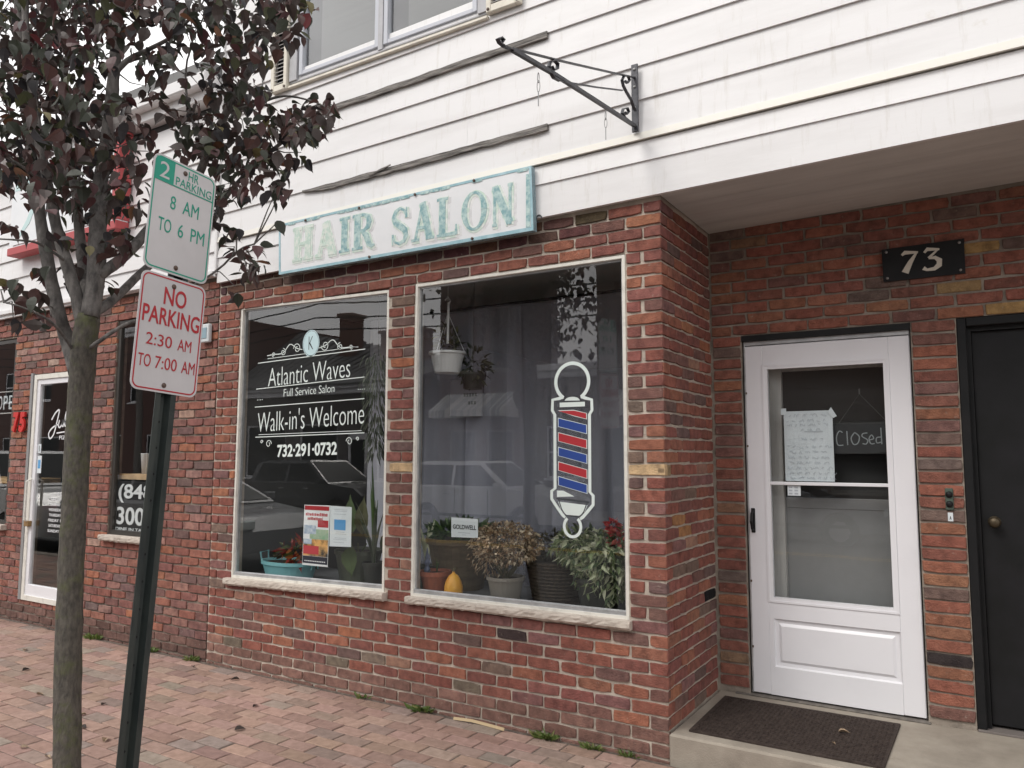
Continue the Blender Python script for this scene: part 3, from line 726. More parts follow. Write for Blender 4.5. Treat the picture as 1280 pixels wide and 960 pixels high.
q, _ = quad_frame([(GX0-.030, GZ1+.030), (GX1+.030, GZ1+.030), (GX1+.030, GZ0-.030), (GX0-.030, GZ0-.030)], .012, yf-.005, yf+.004)
quad_frame([(GX0-.0185, GZ1+.0185), (GX1+.0185, GZ1+.0185), (GX1+.0185, GZ0-.0185), (GX0-.0185, GZ0-.0185)], .0185, yf-.002, yb_, q)
q.box(GX0, GX1, yf-.004, yf+.016, 1.376, 1.395, .002); part('glazing_frame', q, M['white'], DOOR)
q = MB().box(GX0, GX1, yf+.009, yf+.013, 1.395, GZ1); part('pane', q, M['glassd'], DOOR)
q = MB().box(GX0, GX1, yf+.016, yf+.020, GZ0, 1.376); part('lower_pane', q, M['glassd'], DOOR)
q = MB(); hp = [(.224, yf-.0, 1.10), (.224, yf-.03, 1.115), (.224, yf-.042, 1.16), (.224, yf-.032, 1.205), (.224, yf-.0, 1.225)]
q.tube(hp, [.007, .008, .010, .009, .008], 8); q.box(.213, .236, yf-.007, yf+.001, 1.09, 1.235, .003); part('handle', q, M['black'], DOOR)
# ---- inner door behind the storm door
YI = YD+.13
q = MB().box(.19, .385, YI-.04, YI+.05, .16, 2.20, .003); q.box(.385, 1.1, YI-.02, YI+.05, 2.06, 2.25); q.box(1.0, 1.1, YI-.04, YI+.05, .16, 2.06)
IND = part('inner_door', q, mat('inner_jamb', (.50, .48, .46), .6, (.4, .39, .37), 40, stretch=(1, 1, .05)), SAL)
q = MB().box(.385, 1.0, YI, YI+.035, .17, 1.235); q.box(.385, 1.0, YI-.004, YI+.035, 1.235, 1.30, .004); part('door_panel', q, mat('inner_panel', (.25, .25, .25), .5, (.22, .22, .22), 4), IND)
q = MB().box(.385, 1.0, YI+.012, YI+.016, 1.30, 2.06); part('pane', q, M['glassd'], IND)
# ---- black door
q = MB().box(1.3275, 1.372, YB+.012, YB+.10, .16, 2.2835, .004); q.box(1.372, 2.235, YB+.012, YB+.10, 2.236, 2.2835, .004); q.box(2.235, 2.2795, YB+.012, YB+.10, .16, 2.2835, .004)
q.box(1.372, 1.392, YB+.05, YB+.12, .16, 2.236); q.box(1.392, 2.215, YB+.05, YB+.12, 2.212, 2.236)
BDO = part('black_door', q, M['black'], SAL)
q = MB().box(1.392, 2.23, YB+.075, YB+.12, .175, 2.212, .003); part('door_slab', q, mat('black_door_paint', (.009, .0095, .010), .5, (.014, .014, .016), 5, .08, 14, spec=.25), BDO)
q = MB().lathe([(.030, 0), (.030, .004), (.011, .008), (.011, .028), (.024, .036), (.027, .048), (.022, .058), (.006, .062)], (0, 0, 0), 18); q.v = [(v[0]+1.452, YB+.075-v[2], v[1]+1.205) for v in q.v]
part('door_knob', q, mat('old_brass', (.09, .07, .045), .5, metal=.7), BDO, smooth=True)
q = MB().box(.0, 3.6, YB+.17, YB+.2, .1, 3.0); part('hall_shade_sheet', q, mat('hall_shade', (.03, .03, .03), .9), SAL)  # near-black sheet behind the doors stands in for the unlit hall

# ---- interior
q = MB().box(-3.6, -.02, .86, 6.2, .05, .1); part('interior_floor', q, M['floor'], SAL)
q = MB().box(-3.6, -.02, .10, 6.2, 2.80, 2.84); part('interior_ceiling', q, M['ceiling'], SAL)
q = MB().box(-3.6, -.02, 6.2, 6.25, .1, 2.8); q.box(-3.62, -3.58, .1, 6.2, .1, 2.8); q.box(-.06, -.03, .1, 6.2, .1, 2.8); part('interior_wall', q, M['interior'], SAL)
q = MB().box(-3.57, -1.80, .055, .86, .585, .622); q.box(-1.80, -.06, .055, .86, .625, .652); q.box(-3.57, -.06, .85, .88, .1, .62); part('display_ledge', q, M['shelf'], SAL)
q = MB().tube([(-3.5, .80, 2.64), (-.1, .80, 2.64)], .011, 8); part('curtain_rail', q, M['black'], SAL)
def curtain(x0, x1, y, z0, z1, name, m, seed, amp=.028, parent=None, dens=42):
    rnd = random.Random(seed); mb = MB(); n = int((x1-x0)*dens*3); nz = 14; vs = []; fs = []
    ph = [rnd.uniform(0, 6) for _ in range(6)]
    for k in range(nz+1):
        t = k/nz; z = z1+(z0-z1)*t
        for i in range(n+1):
            x = x0+(x1-x0)*i/n
            a = sin(x*38+ph[0]+1.2*sin(x*5+ph[1]))*.6+sin(x*71+ph[2]+t*1.3)*.3+sin(x*17+ph[3]-t*.8)*.6
            vs.append((x+.01*sin(x*20+t*4), y+amp*a*(.45+.55*t), z+(.012*sin(x*6+ph[4]) if k == nz else 0)))
    for k in range(nz):
        for i in range(n): a = k*(n+1)+i; fs.append((a, a+1, a+n+2, a+n+1))
    mb.add(vs, fs); return part(name, mb, m, parent, smooth=True)
CT = thing('sheer_curtain', 'sheer white floor-length curtain hanging behind the right shop window', 'curtain', (-1.0, .8, .66))
for k_, (pa_, pb_, yy_, am_) in enumerate(((528, 612, .78, .040), (583, 652, .73, .034), (634, 702, .79, .040), (690, 800, .75, .036), (528, 800, .835, .026))):
    curtain(at(pa_, 560, yy_).x, min(-.08, at(pb_, 560, yy_).x), yy_, .66, 2.62, 'curtain_panel', M['curtain'], 4+k_, am_, CT)
tag(curtain(at(456, 650, .74).x, at(492, 650, .74).x, .74, .64, 2.62, 'drape', M['drape'], 8, .03), 'grey-blue curtain gathered at the right side of the lettered window', 'curtain')

# ================================================================== PIZZA SHOP BUILDING (left)
PIZ = thing('pizza_shop_building', 'pizza shop with red brick front, glass door and white siding above, left of the salon', 'building', (-6.5, 0, 0))
D1 = (-6.345, -5.44, .19, 2.32); W3 = (-5.03, -4.30, .845, 2.735); W4 = (-8.3, -6.745, .84, 2.71)
YP = .012
q = MB(); holes_faces(q, -11, -3.642, -.3, 3.0, [D1, W3, W4], lambda a, b, d: (a, YP+.0105-d, b), .10)
PW = part('shop_wall', q, M['mortar_shop'], PIZ)
items = []; rnd = random.Random(15)
for i in range(-1, 43):
    zc = zrow(i+.5)-.003; ph = -3.70 if i % 2 == 0 else -3.80
    ph += rnd.uniform(-.02, .02)
    for a0, a1 in row_intervals(-8.9, -3.652, zc, [D1, W3, W4]):
        for l0, l1 in lay_row(a0, a1, ph, .202, rnd, .010):
            fc = None
            if i >= 40: k_ = rnd.uniform(.7, 1.2); fc = (.20*k_, .115*k_, .095*k_)
            items.append(((((l0+l1)/2), YP+.0065+rnd.uniform(-.003, .002), zc+rnd.uniform(-.002, .002)), 0, l1-l0, fc, i))
build_bricks(PW, items, PALJ, 31)
rows = [2.985, 3.18, 3.375, 3.57, 3.765, 3.96, 4.155, 4.35]
for k in range(len(rows)-1): plank(-11, -3.66, rows[k], rows[k+1]+.003, PIZ, sl=.012, yb=-.035, yt=-.018)
q = MB().box(-11, -3.66, -.06, .01, 2.945, 2.985, .003); part('bottom_trim', q, M['siding'], PIZ)
q = MB().box(-3.66, -3.645, -.045, .01, 2.94, 4.4); part('corner_board', q, M['siding'], PIZ)
q = MB().box(-11, -3.66, -.12, .01, 4.38, 4.46, .004); q.box(-11, -3.66, -.20, .01, 4.46, 4.57, .01); part('eave', q, M['siding'], PIZ)
q = MB().box(-11, -3.66, -.18, 6, 4.571, 4.66); part('roof', q, mat('roofing2', (.2, .2, .2), .9), PIZ)
q = MB().box(-11, -3.7, .06, 6, 2.85, 3.0); q.box(-11, -10.9, .1, 6, 0, 2.85); q.box(-3.72, -3.66, .12, 6, 0, 2.85); q.box(-11, -3.7, 5.9, 6, 0, 2.85); part('interior_wall', q, M['interior'], PIZ)
q = MB().box(-11, -3.7, .06, 6, .0, .05); part('interior_floor', q, M['floor'], PIZ)
q = MB().box(-11, -3.66, .015, 5.95, 3.01, 4.38); part('attic', q, M['interior'], PIZ)
# door
C = [(-6.33, 2.312), (-5.452, 2.312), (-5.452, .2), (-6.345, .2)]
q, I = quad_frame(C, .045, .0, .06); PD = part('shop_door', q, M['frame'], PIZ, label='white framed glass door with script lettering')
q, I2 = quad_frame([(a, b) for a, b in I], .05, .012, .05); quad_frame([I[0], I[1], I[2], I[3]], .002, .01, .05, q); part('door_rail', q, M['white'], PD)
q = MB().box(-6.29, -5.5, .011, .05, .245, .345, .003); part('kick_rail', q, M['white'], PD)
q = slab_quad([(I2[0][0], I2[0][1]), (I2[1][0], I2[1][1]), (I2[2][0], .345), (I2[3][0], .345)], .026, .032); part('pane', q, M['glass'], PD)
q = MB(); q.tube([(-6.27, -.0, .92), (-6.27, -.045, .94), (-6.27, -.045, 1.30), (-6.27, -.0, 1.32)], .011, 8); part('pull_handle', q, M['frame'], PD)
q = MB().box(-6.31, -6.24, -.03, .01, .88, .93, .004); part('lock', q, mat('brass', (.35, .22, .1), .5, metal=.5), PD)
q = MB().box(-6.39, -6.347, -.005, .05, .2, 2.33); part('door_casing', q, mat('grey_paint', (.25, .25, .25), .6), PD)
# windows
for nm, C, lab in (('w3', (-5.018, -4.312, .875, 2.72), 'narrow shop window with phone number'), ('w4', (-8.28, -6.757, .875, 2.70), 'left shop window with open sign')):
    a, b, c, d = C; q, I = quad_frame([(a, d), (b, d), (b, c), (a, c)], .035, .03, .07); W = part('window', q, mat('bronze_frame', (.06, .055, .05), .4, metal=.4), PIZ, label=lab)
    q = slab_quad(I, .045, .051); part('pane', q, M['glass'], W)
    sill(W, a-.05, b+.05, c-.055, c-.055, .05, (a+b)/2, 11)
# interior of the pizza shop: counter, cup, price board
q = MB().box(-8.2, -6.7, .09, .5, 1.26, 1.31, .004); tag(part('window_counter', q, mat('pale_wood', (.55, .36, .18), .5, (.4, .25, .12), 10)), 'pale wooden counter inside the far left shop window', 'counter')
q = MB().box(-5.05, -4.25, .09, .42, 1.335, 1.385, .004); tag(part('window_counter', q, bpy.data.materials['pale_wood']), 'pale wooden counter inside the narrow window with the phone number', 'counter')
q = MB().lathe([(.030, 0), (.044, .17), (.047, .175), (.043, .176)], (-4.80, .2, 1.3855), 16); tag(part('paper_cup', q, M['board'], smooth=True), 'white paper cup standing on the pale wood counter in the narrow window', 'cup')
q = MB().box(-5.0, -4.33, .066, .072, .90, 1.325); PB = tag(part('phone_panel', q, M['black']), 'black panel with white phone number low in the narrow shop window', 'sign')
F0 = WALLF(.066)
for t_, bx_ in (('(848)', (-4.965, -4.40, 1.14, 1.30)), ('300-2', (-4.975, -4.36, .955, 1.105)), ('DINE IN.TAKE OUT', (-4.985, -4.34, .905, .932))): part('text_line', text_mb(t_, bx_, F0, 0, .002, bold=.02), M['board'], PB)
# julio's lettering on the door glass
F0 = WALLF(.0255); q = MB()
def script(mb, pts, w_, F, n=6):
    P = []
    for i in range(len(pts)-1):
        p0 = pts[max(i-1, 0)]; p1 = pts[i]; p2 = pts[i+1]; p3 = pts[min(i+2, len(pts)-1)]
        for k in range(n):
            t = k/n; P.append(tuple(.5*((2*p1[a])+(-p0[a]+p2[a])*t+(2*p0[a]-5*p1[a]+4*p2[a]-p3[a])*t*t+(-p0[a]+3*p1[a]-3*p2[a]+p3[a])*t**3) for a in (0, 1)))
    P.append(pts[-1]); return mb.ribbon(P, w_, F, 0, .0012)
sx, sz, sc_ = -6.03, 1.80, .62
T = lambda L_: [(sx+a*sc_, sz+b*sc_+a*.03) for a, b in L_]
for st_ in ([(.0, .12), (.10, .22), (.20, .25), (.16, .10), (.08, -.10), (-.02, -.16), (-.06, -.08), (.04, .0), (.20, .04)], [(.22, .10), (.20, .02), (.24, -.01), (.29, .04), (.31, .10), (.29, .02), (.33, .0)],
            [(.33, .0), (.40, .14), (.42, .24), (.38, .16), (.37, .02), (.41, .0)], [(.44, .10), (.43, .01), (.47, .0)], [(.47, .17), (.475, .18)], [(.54, .10), (.49, .08), (.49, .01), (.54, .0), (.57, .06), (.54, .10), (.60, .09)], [(.63, .20), (.615, .15)],
            [(.62, .0), (.70, .10), (.66, .10), (.70, .03), (.66, .0)]):
    script(q, T(st_), .016, F0)
q.ribbon(T([(.16, -.09), (.70, -.075)]), .012, F0, 0, .0012)
text_mb('PIZZA', (-5.88, -5.68, 1.69, 1.725), F0, 0, .0012, bold=.01, mb=q)
JL = tag(part('door_lettering', q, M['board']), "white Julio's pizza script lettering on the glass door", 'lettering')
HL = thing('hours_lettering', 'small white opening hours list on the lower glass of the pizza shop door', 'lettering', (-5.83, .025, 1.0))
for k, t_ in enumerate(('HOURS', 'MONDAY 11AM', 'TUESDAY 11AM', 'WEDNESDAY 11AM', 'THURSDAY 11AM', 'FRIDAY 11AM', 'SATURDAY 12PM', 'SUNDAY 12PM')):
    zz = 1.175-.048*k; wd = .11 if k == 0 else .30+.02*(k % 2); part('text_line', text_mb(t_, (-5.83-wd/2, -5.83+wd/2, zz, zz+.026), F0, 0, .001, bold=.01), M['board'], HL)
q = MB().box(-6.235, -6.165, .0235, .0255, 1.375, 1.54); st_ = tag(part('sticker', q, M['paper']), 'pale blue rectangular sticker at the left edge of the pizza door glass', 'sticker')
q = MB().box(-6.222, -6.178, .0225, .0233, 1.42, 1.50); part('sticker_print', q, M['sky'], st_)
q = MB().box(-6.235, -6.185, .0235, .0255, 1.565, 1.65); st_ = tag(part('sticker', q, M['paper']), 'small white sticker above the pale blue one on the pizza door', 'sticker')
q = MB().box(-6.215, -6.205, .0225, .0233, 1.58, 1.635); part('sticker_print', q, M['inkdark'], st_)
# number 75
q = MB(); F0 = WALLF(.0)
HN5 = thing('house_number', 'red number 75 mounted on the brick left of the pizza shop door', 'house number', (-6.54, 0, 1.86))
part('numeral', text_mb('7', (-6.645, -6.545, 1.765, 1.96), F0, .002, .022, bold=.05, shear=.1), M['redsign'], HN5); part('numeral', text_mb('5', (-6.53, -6.43, 1.765, 1.96), F0, .002, .022, bold=.05, shear=.1), M['redsign'], HN5)
# open sign outline
q = MB(); y_ = .12
q.tube([(-7.30, y_, 1.97), (-6.80, y_, 1.97), (-6.80, y_, 2.19), (-7.30, y_, 2.19), (-7.30, y_, 1.97)], .007, 6)
ON = tag(part('open_sign', q, mat('tube_white', (.6, .6, .58), .3)), 'unlit tube sign reading OPEN in the far left window', 'sign')
q = MB(); F0 = WALLF(y_)
for k, ch in enumerate('OPEN'): text_mb(ch, (-7.25+.11*k, -7.17+.11*k, 2.01, 2.15), F0, 0, .006, mb=q)
part('lettering', q, M['paper'], ON)
q = MB().box(-3.822, -3.712, -.03, .003, 2.43, 2.575, .006); ob = tag(part('wall_box', q, mat('box_grey', (.62, .66, .68), .5)), 'small pale grey electrical box on the brick beside the seam', 'electrical box')
q = MB().box(-3.80, -3.735, -.034, -.031, 2.46, 2.545, .001); part('cover', q, M['sky'] if False else mat('cover_blue', (.25, .36, .42), .5), ob)
# illuminated-style sign cabinet above the pizza door
q = MB().box(-6.66, -4.84, -.15, -.045, 3.50, 4.36, .006); SG = tag(part('shop_sign', q, M['board']), 'white fascia sign with red border and dark script over the pizza door', 'sign')
q = MB().box(-6.58, -4.92, -.158, -.1505, 3.58, 4.30); part('sign_face', q, M['board'], SG); RE = mat('sign_edge_red', (.42, .07, .075), .6); part('red_trim', MB().box(-6.665, -4.835, -.162, -.040, 3.485, 3.56, .004), RE, SG); part('red_trim', MB().box(-4.905, -4.832, -.164, -.038, 3.57, 4.365, .004), RE, SG)
q = MB().box(-6.58, -5.9, -.1605, -.1585, 4.12, 4.22); q.ribbon([(-6.5, 3.62), (-6.3, 3.78), (-6.15, 4.02), (-5.95, 4.10)], [.02, .07, .07, .02], WALLF(-.158), .0005, .003); part('sign_swash', q, mat('sign_swash_teal', (.50, .66, .66), .5), SG)
q = MB(); F0 = WALLF(-.1585)
for st_ in ([(-6.05, 3.86), (-5.97, 4.0), (-5.99, 3.78), (-6.08, 3.68)], [(-5.90, 3.95), (-5.92, 3.80), (-5.84, 3.78), (-5.80, 3.92), (-5.78, 3.80)], [(-5.7, 3.80), (-5.6, 4.08), (-5.66, 3.82), (-5.6, 3.8)], [(-5.5, 3.9), (-5.48, 3.8)], [(-5.36, 3.93), (-5.42, 3.85), (-5.34, 3.8), (-5.28, 3.88), (-5.36, 3.93)], [(-5.1, 3.92), (-5.16, 3.88), (-5.1, 3.83), (-5.17, 3.79)]):
    script(q, st_, .035, F0)
part('sign_script', q, M['black'], SG)

# ================================================================== HAIR SALON SIGN
sgC = [(-2.888, 3.222), (-.757, 3.236), (-.742, 2.846), (-2.872, 2.848)]
q = slab_quad(sgC, -.082, -.045); HS = tag(part('hair_salon_sign', q, M['board']), 'weathered white signboard lettered HAIR SALON in faded teal, above the windows', 'sign')
q, _ = quad_frame(sgC, .016, -.0845, -.0445); q.add([(sgC[3][0], -.0850, sgC[3][1]), (sgC[2][0], -.0850, sgC[2][1]), (sgC[2][0], -.0850, sgC[2][1]+.022), (sgC[3][0], -.0850, sgC[3][1]+.018)], [(0, 1, 2, 3)]); part('sign_border', q, M['tealblue'], HS)
q = MB(); 
for k in range(26):
    t = k/26; x = -2.87+2.1*t; zc = 3.206+.013*t
    if random.Random(k).random() < .62: q.add([(x, -.0855, zc-.006-.006*random.Random(k+50).random()), (x+.07, -.0855, zc-.008), (x+.075, -.0855, zc+.012), (x, -.0855, zc+.010)], [(0, 1, 2, 3)])
q.box(-.792, -.764, -.0856, -.0848, 2.87, 3.19)
part('flaked_paint', q, M['teal'], HS, kind='stuff')
q = MB()
for x, z in ((-2.61, 3.208), (-2.1, 3.212), (-1.62, 3.217), (-1.16, 3.222), (-1.17, 2.86), (-2.0, 2.86)):
    n0 = len(q.v); q.lathe([(.009, 0), (.009, .008), (.004, .011)], (0, 0, 0), 8); q.v[n0:] = [(v[0]+x, -.085-v[2], v[1]+z) for v in q.v[n0:]]
part('nail', q, M['bolt'], HS)
q = MB().bar([(-.73+.018*cos(t), -.04, 2.925+.022*sin(t)) for t in [k*.6 for k in range(9)]], (0, 1, 0), .006, .006); part('hook', q, M['iron'], HS)
# serif letters: unit box width w, height 1; list of (kind, data)
def letter(ch):
    s = []; T_ = .20; th = .085; sf = .075
    def stem(x, a=0, b=1, w_=T_, serif=(1, 1)):
        s.append(([(x, a), (x, b)], [w_, w_]))
        if serif[0]: s.append(([(x-w_*.95, a+sf/2), (x+w_*.95, a+sf/2)], [sf, sf]))
        if serif[1]: s.append(([(x-w_*.95, b-sf/2), (x+w_*.95, b-sf/2)], [sf, sf]))
    if ch == 'H': stem(.18); stem(.62); s.append(([(.18, .5), (.62, .5)], [th]*2)); return s, .80
    if ch == 'I': stem(.2); return s, .40
    if ch == 'A':
        s.append(([(.40, 1), (.14, .03)], [th, th])); s.append(([(.38, 1), (.66, .03)], [T_, T_])); s.append(([(.22, .34), (.58, .34)], [th]*2))
        s.append(([(.0, sf/2), (.28, sf/2)], [sf]*2)); s.append(([(.52, sf/2), (.82, sf/2)], [sf]*2)); return s, .82
    if ch == 'R':
        stem(.18); s.append(([(.2, .96), (.42, .96), (.56, .88), (.60, .74), (.55, .60), (.42, .52), (.2, .52)], [.06, .08, .14, .17, .14, .08, .06]))
        s.append(([(.36, .50), (.50, .36), (.60, .12), (.70, .04), (.80, .06)], [.10, .16, .16, .10, .05])); return s, .82
    if ch == 'L': stem(.18); s.append(([(.18, .03), (.66, .03)], [sf+.02]*2)); s.append(([(.66, .0), (.66, .26)], [.09, .04])); return s, .74
    if ch == 'O':
        P = circ(.42, .5, .33, .46, 0, 360, 26); s.append((P, [.17-.10*abs(sin(2*pi*i/26))**1.5 for i in range(27)])); return s, .84
    if ch == 'N':
        stem(.15, w_=.08); s.append(([(.15, .97), (.64, .03)], [T_]*2)); stem(.64, w_=.08, serif=(0, 1)); return s, .80
    if ch == 'S':
        P = [(.60, .74), (.52, .90), (.36, .97), (.20, .90), (.13, .75), (.20, .60), (.40, .48), (.56, .36), (.60, .22), (.52, .08), (.34, .03), (.18, .09), (.10, .26)]
        s.append((P, [.05, .07, .09, .12, .15, .17, .18, .17, .15, .11, .08, .06, .05])); s.append(([(.60, .70), (.60, .98)], [.07, .04])); s.append(([(.10, .02), (.10, .30)], [.04, .07])); return s, .70
def draw_word(word, x0, x1, zb0, zb1, zt0, zt1):
    tot = sum(letter(c)[1] for c in word)+.10*(len(word)-1); k = (x1-x0)/tot; x = 0; res = []
    for c in word:
        s, w_ = letter(c); res.append((c, s, x, k)); x += w_+.10
    return res, k
def put(word, x0, x1, zb, zt, slope):
    res, k = draw_word(word, x0, x1, 0, 0, 0, 0); H = zt-zb
    for c, s, xo, kk in res:
        teal, mint, lil = MB(), MB(), MB(); e = 0
        for pts, wd in s:
            for tgt, dx, dz, extra, dd in ((lil, .022, -.015, .020, .0006), (mint, .005, -.004, .020, .0022), (teal, 0, 0, -.001, .0040)):
                e += 1; P = [(x0+(xo+a)*kk+dx, zb+b*H+dz+slope*(x0+(xo+a)*kk-x0)) for a, b in pts]
                tgt.ribbon(P, [max(.009, ww*kk*1.12+extra) for ww in wd], WALLF(-.082), dd+(e % 40)*.00003-.0012, dd+(e % 40)*.00003)
        lt = part('letter', teal, M['tealpale'] if (c, word) in (('H', 'HAIR'), ('A', 'HAIR')) else M['teal'], HS); part('letter_outline', mint, M['mint'], lt); part('letter_shadow', lil, M['lilac'], lt)
put('HAIR', -2.735, -1.955, 2.922, 3.165, .004); put('SALON', -1.825, -.865, 2.905, 3.155, .004)

# ================================================================== WROUGHT IRON SIGN BRACKET
BX = -.115
def bz(px, py):                                    # pixel to (y,z) on the bracket's own plane x = BX
    d = f+RR*((px-640)/FPX)-UU*((py-480)/FPX); t = (BX-CX)/d.x; p = V((CX, CY, CZ))+d*t; return p
BR = thing('sign_bracket', 'black wrought iron sign bracket with scrolls and no sign, sticking out of the siding', 'bracket', (BX, -.04, 3.3))
q = MB().box(BX-.019, BX+.019, -.062, -.050, 3.305, 3.69, .002); part('wall_plate', q, M['iron'], BR)
for zz in (3.34, 3.44, 3.56, 3.66):
    q = MB().lathe([(.008, 0), (.008, .004), (.003, .007)], (0, 0, 0), 8); q.v = [(v[0]+BX, -.062-v[2], v[1]+zz) for v in q.v]; part('bolt', q, M['zinc'], BR)
def spiral(c, r0, turns, start, ax=1, n=26, sgn=1):
    return [(BX, c[0]+sgn*(r0*(1-.72*i/n))*cos(start+turns*2*pi*i/n), c[1]+(r0*(1-.72*i/n))*sin(start+turns*2*pi*i/n)) for i in range(n+1)]
def spi(px, py, r0, turns, st, lead=()):
    c = bz(px, py); return [bz(*q_) for q_ in lead]+[V((BX, c.y+r0*(1-.75*i/22)*cos(st+turns*2*pi*i/22), c.z+r0*(1-.75*i/22)*sin(st+turns*2*pi*i/22))) for i in range(23)]
q = MB().bar([bz(793, 157), bz(745, 126), bz(690, 91), bz(640, 62)], (1, 0, 0), .018, .016); part('main_bar', q, M['iron'], BR)
q = MB().bar([bz(640, 62), bz(630, 58), bz(624, 53), bz(622, 49), bz(626, 47), bz(629.5, 50), bz(627, 53)], (1, 0, 0), .018, .006); part('end_scroll', q, M['iron'], BR)
q = MB().bar([bz(794, 97), bz(770, 92), bz(700, 76), bz(641, 61)], (1, 0, 0), .014, .006); part('top_bar', q, M['iron'], BR)
q = MB().bar([bz(793, 137), bz(789, 125), bz(783, 115), bz(779, 107), bz(777.5, 100), bz(780, 95), bz(785, 95), bz(787, 100), bz(784, 104), bz(781, 101)], (1, 0, 0), .016, .006); part('upper_scroll', q, M['iron'], BR)
q = MB().bar([bz(787, 152), bz(781, 147), bz(777.5, 141), bz(779, 136), bz(784, 135), bz(786, 139.5), bz(783, 143), bz(781, 140)], (1, 0, 0), .016, .006); part('lower_scroll', q, M['iron'], BR)
q = MB().bar([bz(778, 113), bz(745, 109), bz(715, 104), bz(698, 100)], (1, 0, 0), .012, .005); part('middle_bar', q, M['iron'], BR)
q = MB().bar([bz(700, 101), bz(692, 97), bz(688, 90), bz(686, 83), bz(688, 77), bz(693, 75.5), bz(697, 80), bz(696.5, 86), bz(692, 88), bz(689.5, 83)], (1, 0, 0), .018, .006); part('middle_scroll', q, M['iron'], BR)
for pxx, lab in ((673, 'a'), (757, 'b')):
    hp_ = bz(pxx, {673: 93, 757: 141}[pxx]); yy = hp_.y; zo = hp_.z-3.315
    q = MB()
    for zc, hh in ((3.300, .022), (3.262, .026)):
        pts = [(BX+(.007*cos(t) if zc < 3.28 else 0), yy+(0 if zc < 3.28 else .007*cos(t)), zo+zc+hh*sin(t)) for t in [k*pi/6 for k in range(13)]]; q.tube(pts, .002, 5, cap=False)
    q.tube([(BX, yy, zo+3.24), (BX, yy, zo+3.175)], .0025, 5); part('hanging_clip', q, M['zinc'], BR)

# ================================================================== HOUSE NUMBER 73, BELL
q = slab_quad([(.984, 2.702), (1.385, 2.707), (1.384, 2.518), (.988, 2.517)], YB-.012, YB-.001); HN = tag(part('number_plaque', q, M['black']), 'black plaque with pale number 73 on the brick above the doors', 'house number')
q = MB(); F0 = WALLF(YB-.012)
q.ribbon([(1.085, 2.655), (1.10, 2.668), (1.165, 2.662)], [.012, .022, .010], F0, 0, .004); q.ribbon([(1.160, 2.664), (1.125, 2.61), (1.098, 2.555)], [.008, .024, .036], F0, .0002, .0042)
NUM = mat('numeral_ivory', (.62, .58, .50), .5); part('numeral', q, NUM, HN); q = MB(); q.ribbon([(1.195, 2.655), (1.21, 2.672), (1.268, 2.664)], [.012, .020, .010], F0, 0, .004); q.ribbon([(1.264, 2.667), (1.215, 2.622)], [.008, .014], F0, .0002, .0042)
q.ribbon([(1.215, 2.620), (1.245, 2.622), (1.266, 2.604), (1.264, 2.578), (1.240, 2.560), (1.205, 2.558), (1.188, 2.570)], [.008, .018, .028, .028, .020, .014, .022], F0, .0004, .0044)
part('numeral', q, NUM, HN)
for x, z in ((1.008, 2.684), (1.362, 2.688), (1.008, 2.535), (1.362, 2.538)):
    q = MB().lathe([(.0075, 0), (.0075, .003), (.003, .006)], (0, 0, 0), 10); q.v = [(v[0]+x, YB-.012-v[2], v[1]+z) for v in q.v]; part('screw', q, M['zinc'], HN)
BE = thing('door_bell', 'small greenish double door bell screwed to the brick between the two doors', 'door bell', (1.255, YB, 1.30))
q = MB().box(1.236, 1.274, YB-.012, YB-.001, 1.263, 1.378, .004); part('back_plate', q, mat('bell_green', (.07, .10, .08), .5), BE)
for zz in (1.345, 1.295):
    q = MB().lathe([(.017, 0), (.017, .006), (.010, .012), (.002, .013)], (0, 0, 0), 14); q.v = [(v[0]+1.255, YB-.012-v[2], v[1]+zz) for v in q.v]; part('button', q, M['black'], BE, smooth=True)
q = MB().box(1.244, 1.268, YB-.004, YB-.001, 1.205, 1.25); BL_ = tag(part('bell_label', q, M['paper']), 'tiny white label stuck below the door bell', 'label')
q = text_mb('A', (1.251, 1.261, 1.213, 1.232), WALLF(YB-.004), 0, .001, bold=.04); part('lettering', q, M['inkdark'], BL_)

# ================================================================== DOOR MAT
DM = thing('door_mat', 'dark brown ribbed rubber door mat on the concrete entry step', 'door mat', (.53, .4, .15))
q = MB(); ms_ = [(.078, .072), (.978, .072), (.985, .745), (.070, .735)]
n = 4; q.add([(a, b, .1495) for a, b in ms_]+[(a, b, .158) for a, b in ms_], [(3, 2, 1, 0), (4, 5, 6, 7)]+[(i, (i+1) % 4, (i+1) % 4+4, i+4) for i in range(4)]); part('mat_base', q, M['mat'], DM)
q = MB()
for i in range(40):
    for k in range(26):
        x = .098+i*.0218; y = .095+k*.0245
        if (i+k) % 2: q.box(x, x+.017, y, y+.006, .158, .1615)
        else: q.box(x+.005, x+.011, y-.004, y+.016, .158, .1615)
part('mat_tread', q, M['mat'], DM, kind='stuff')

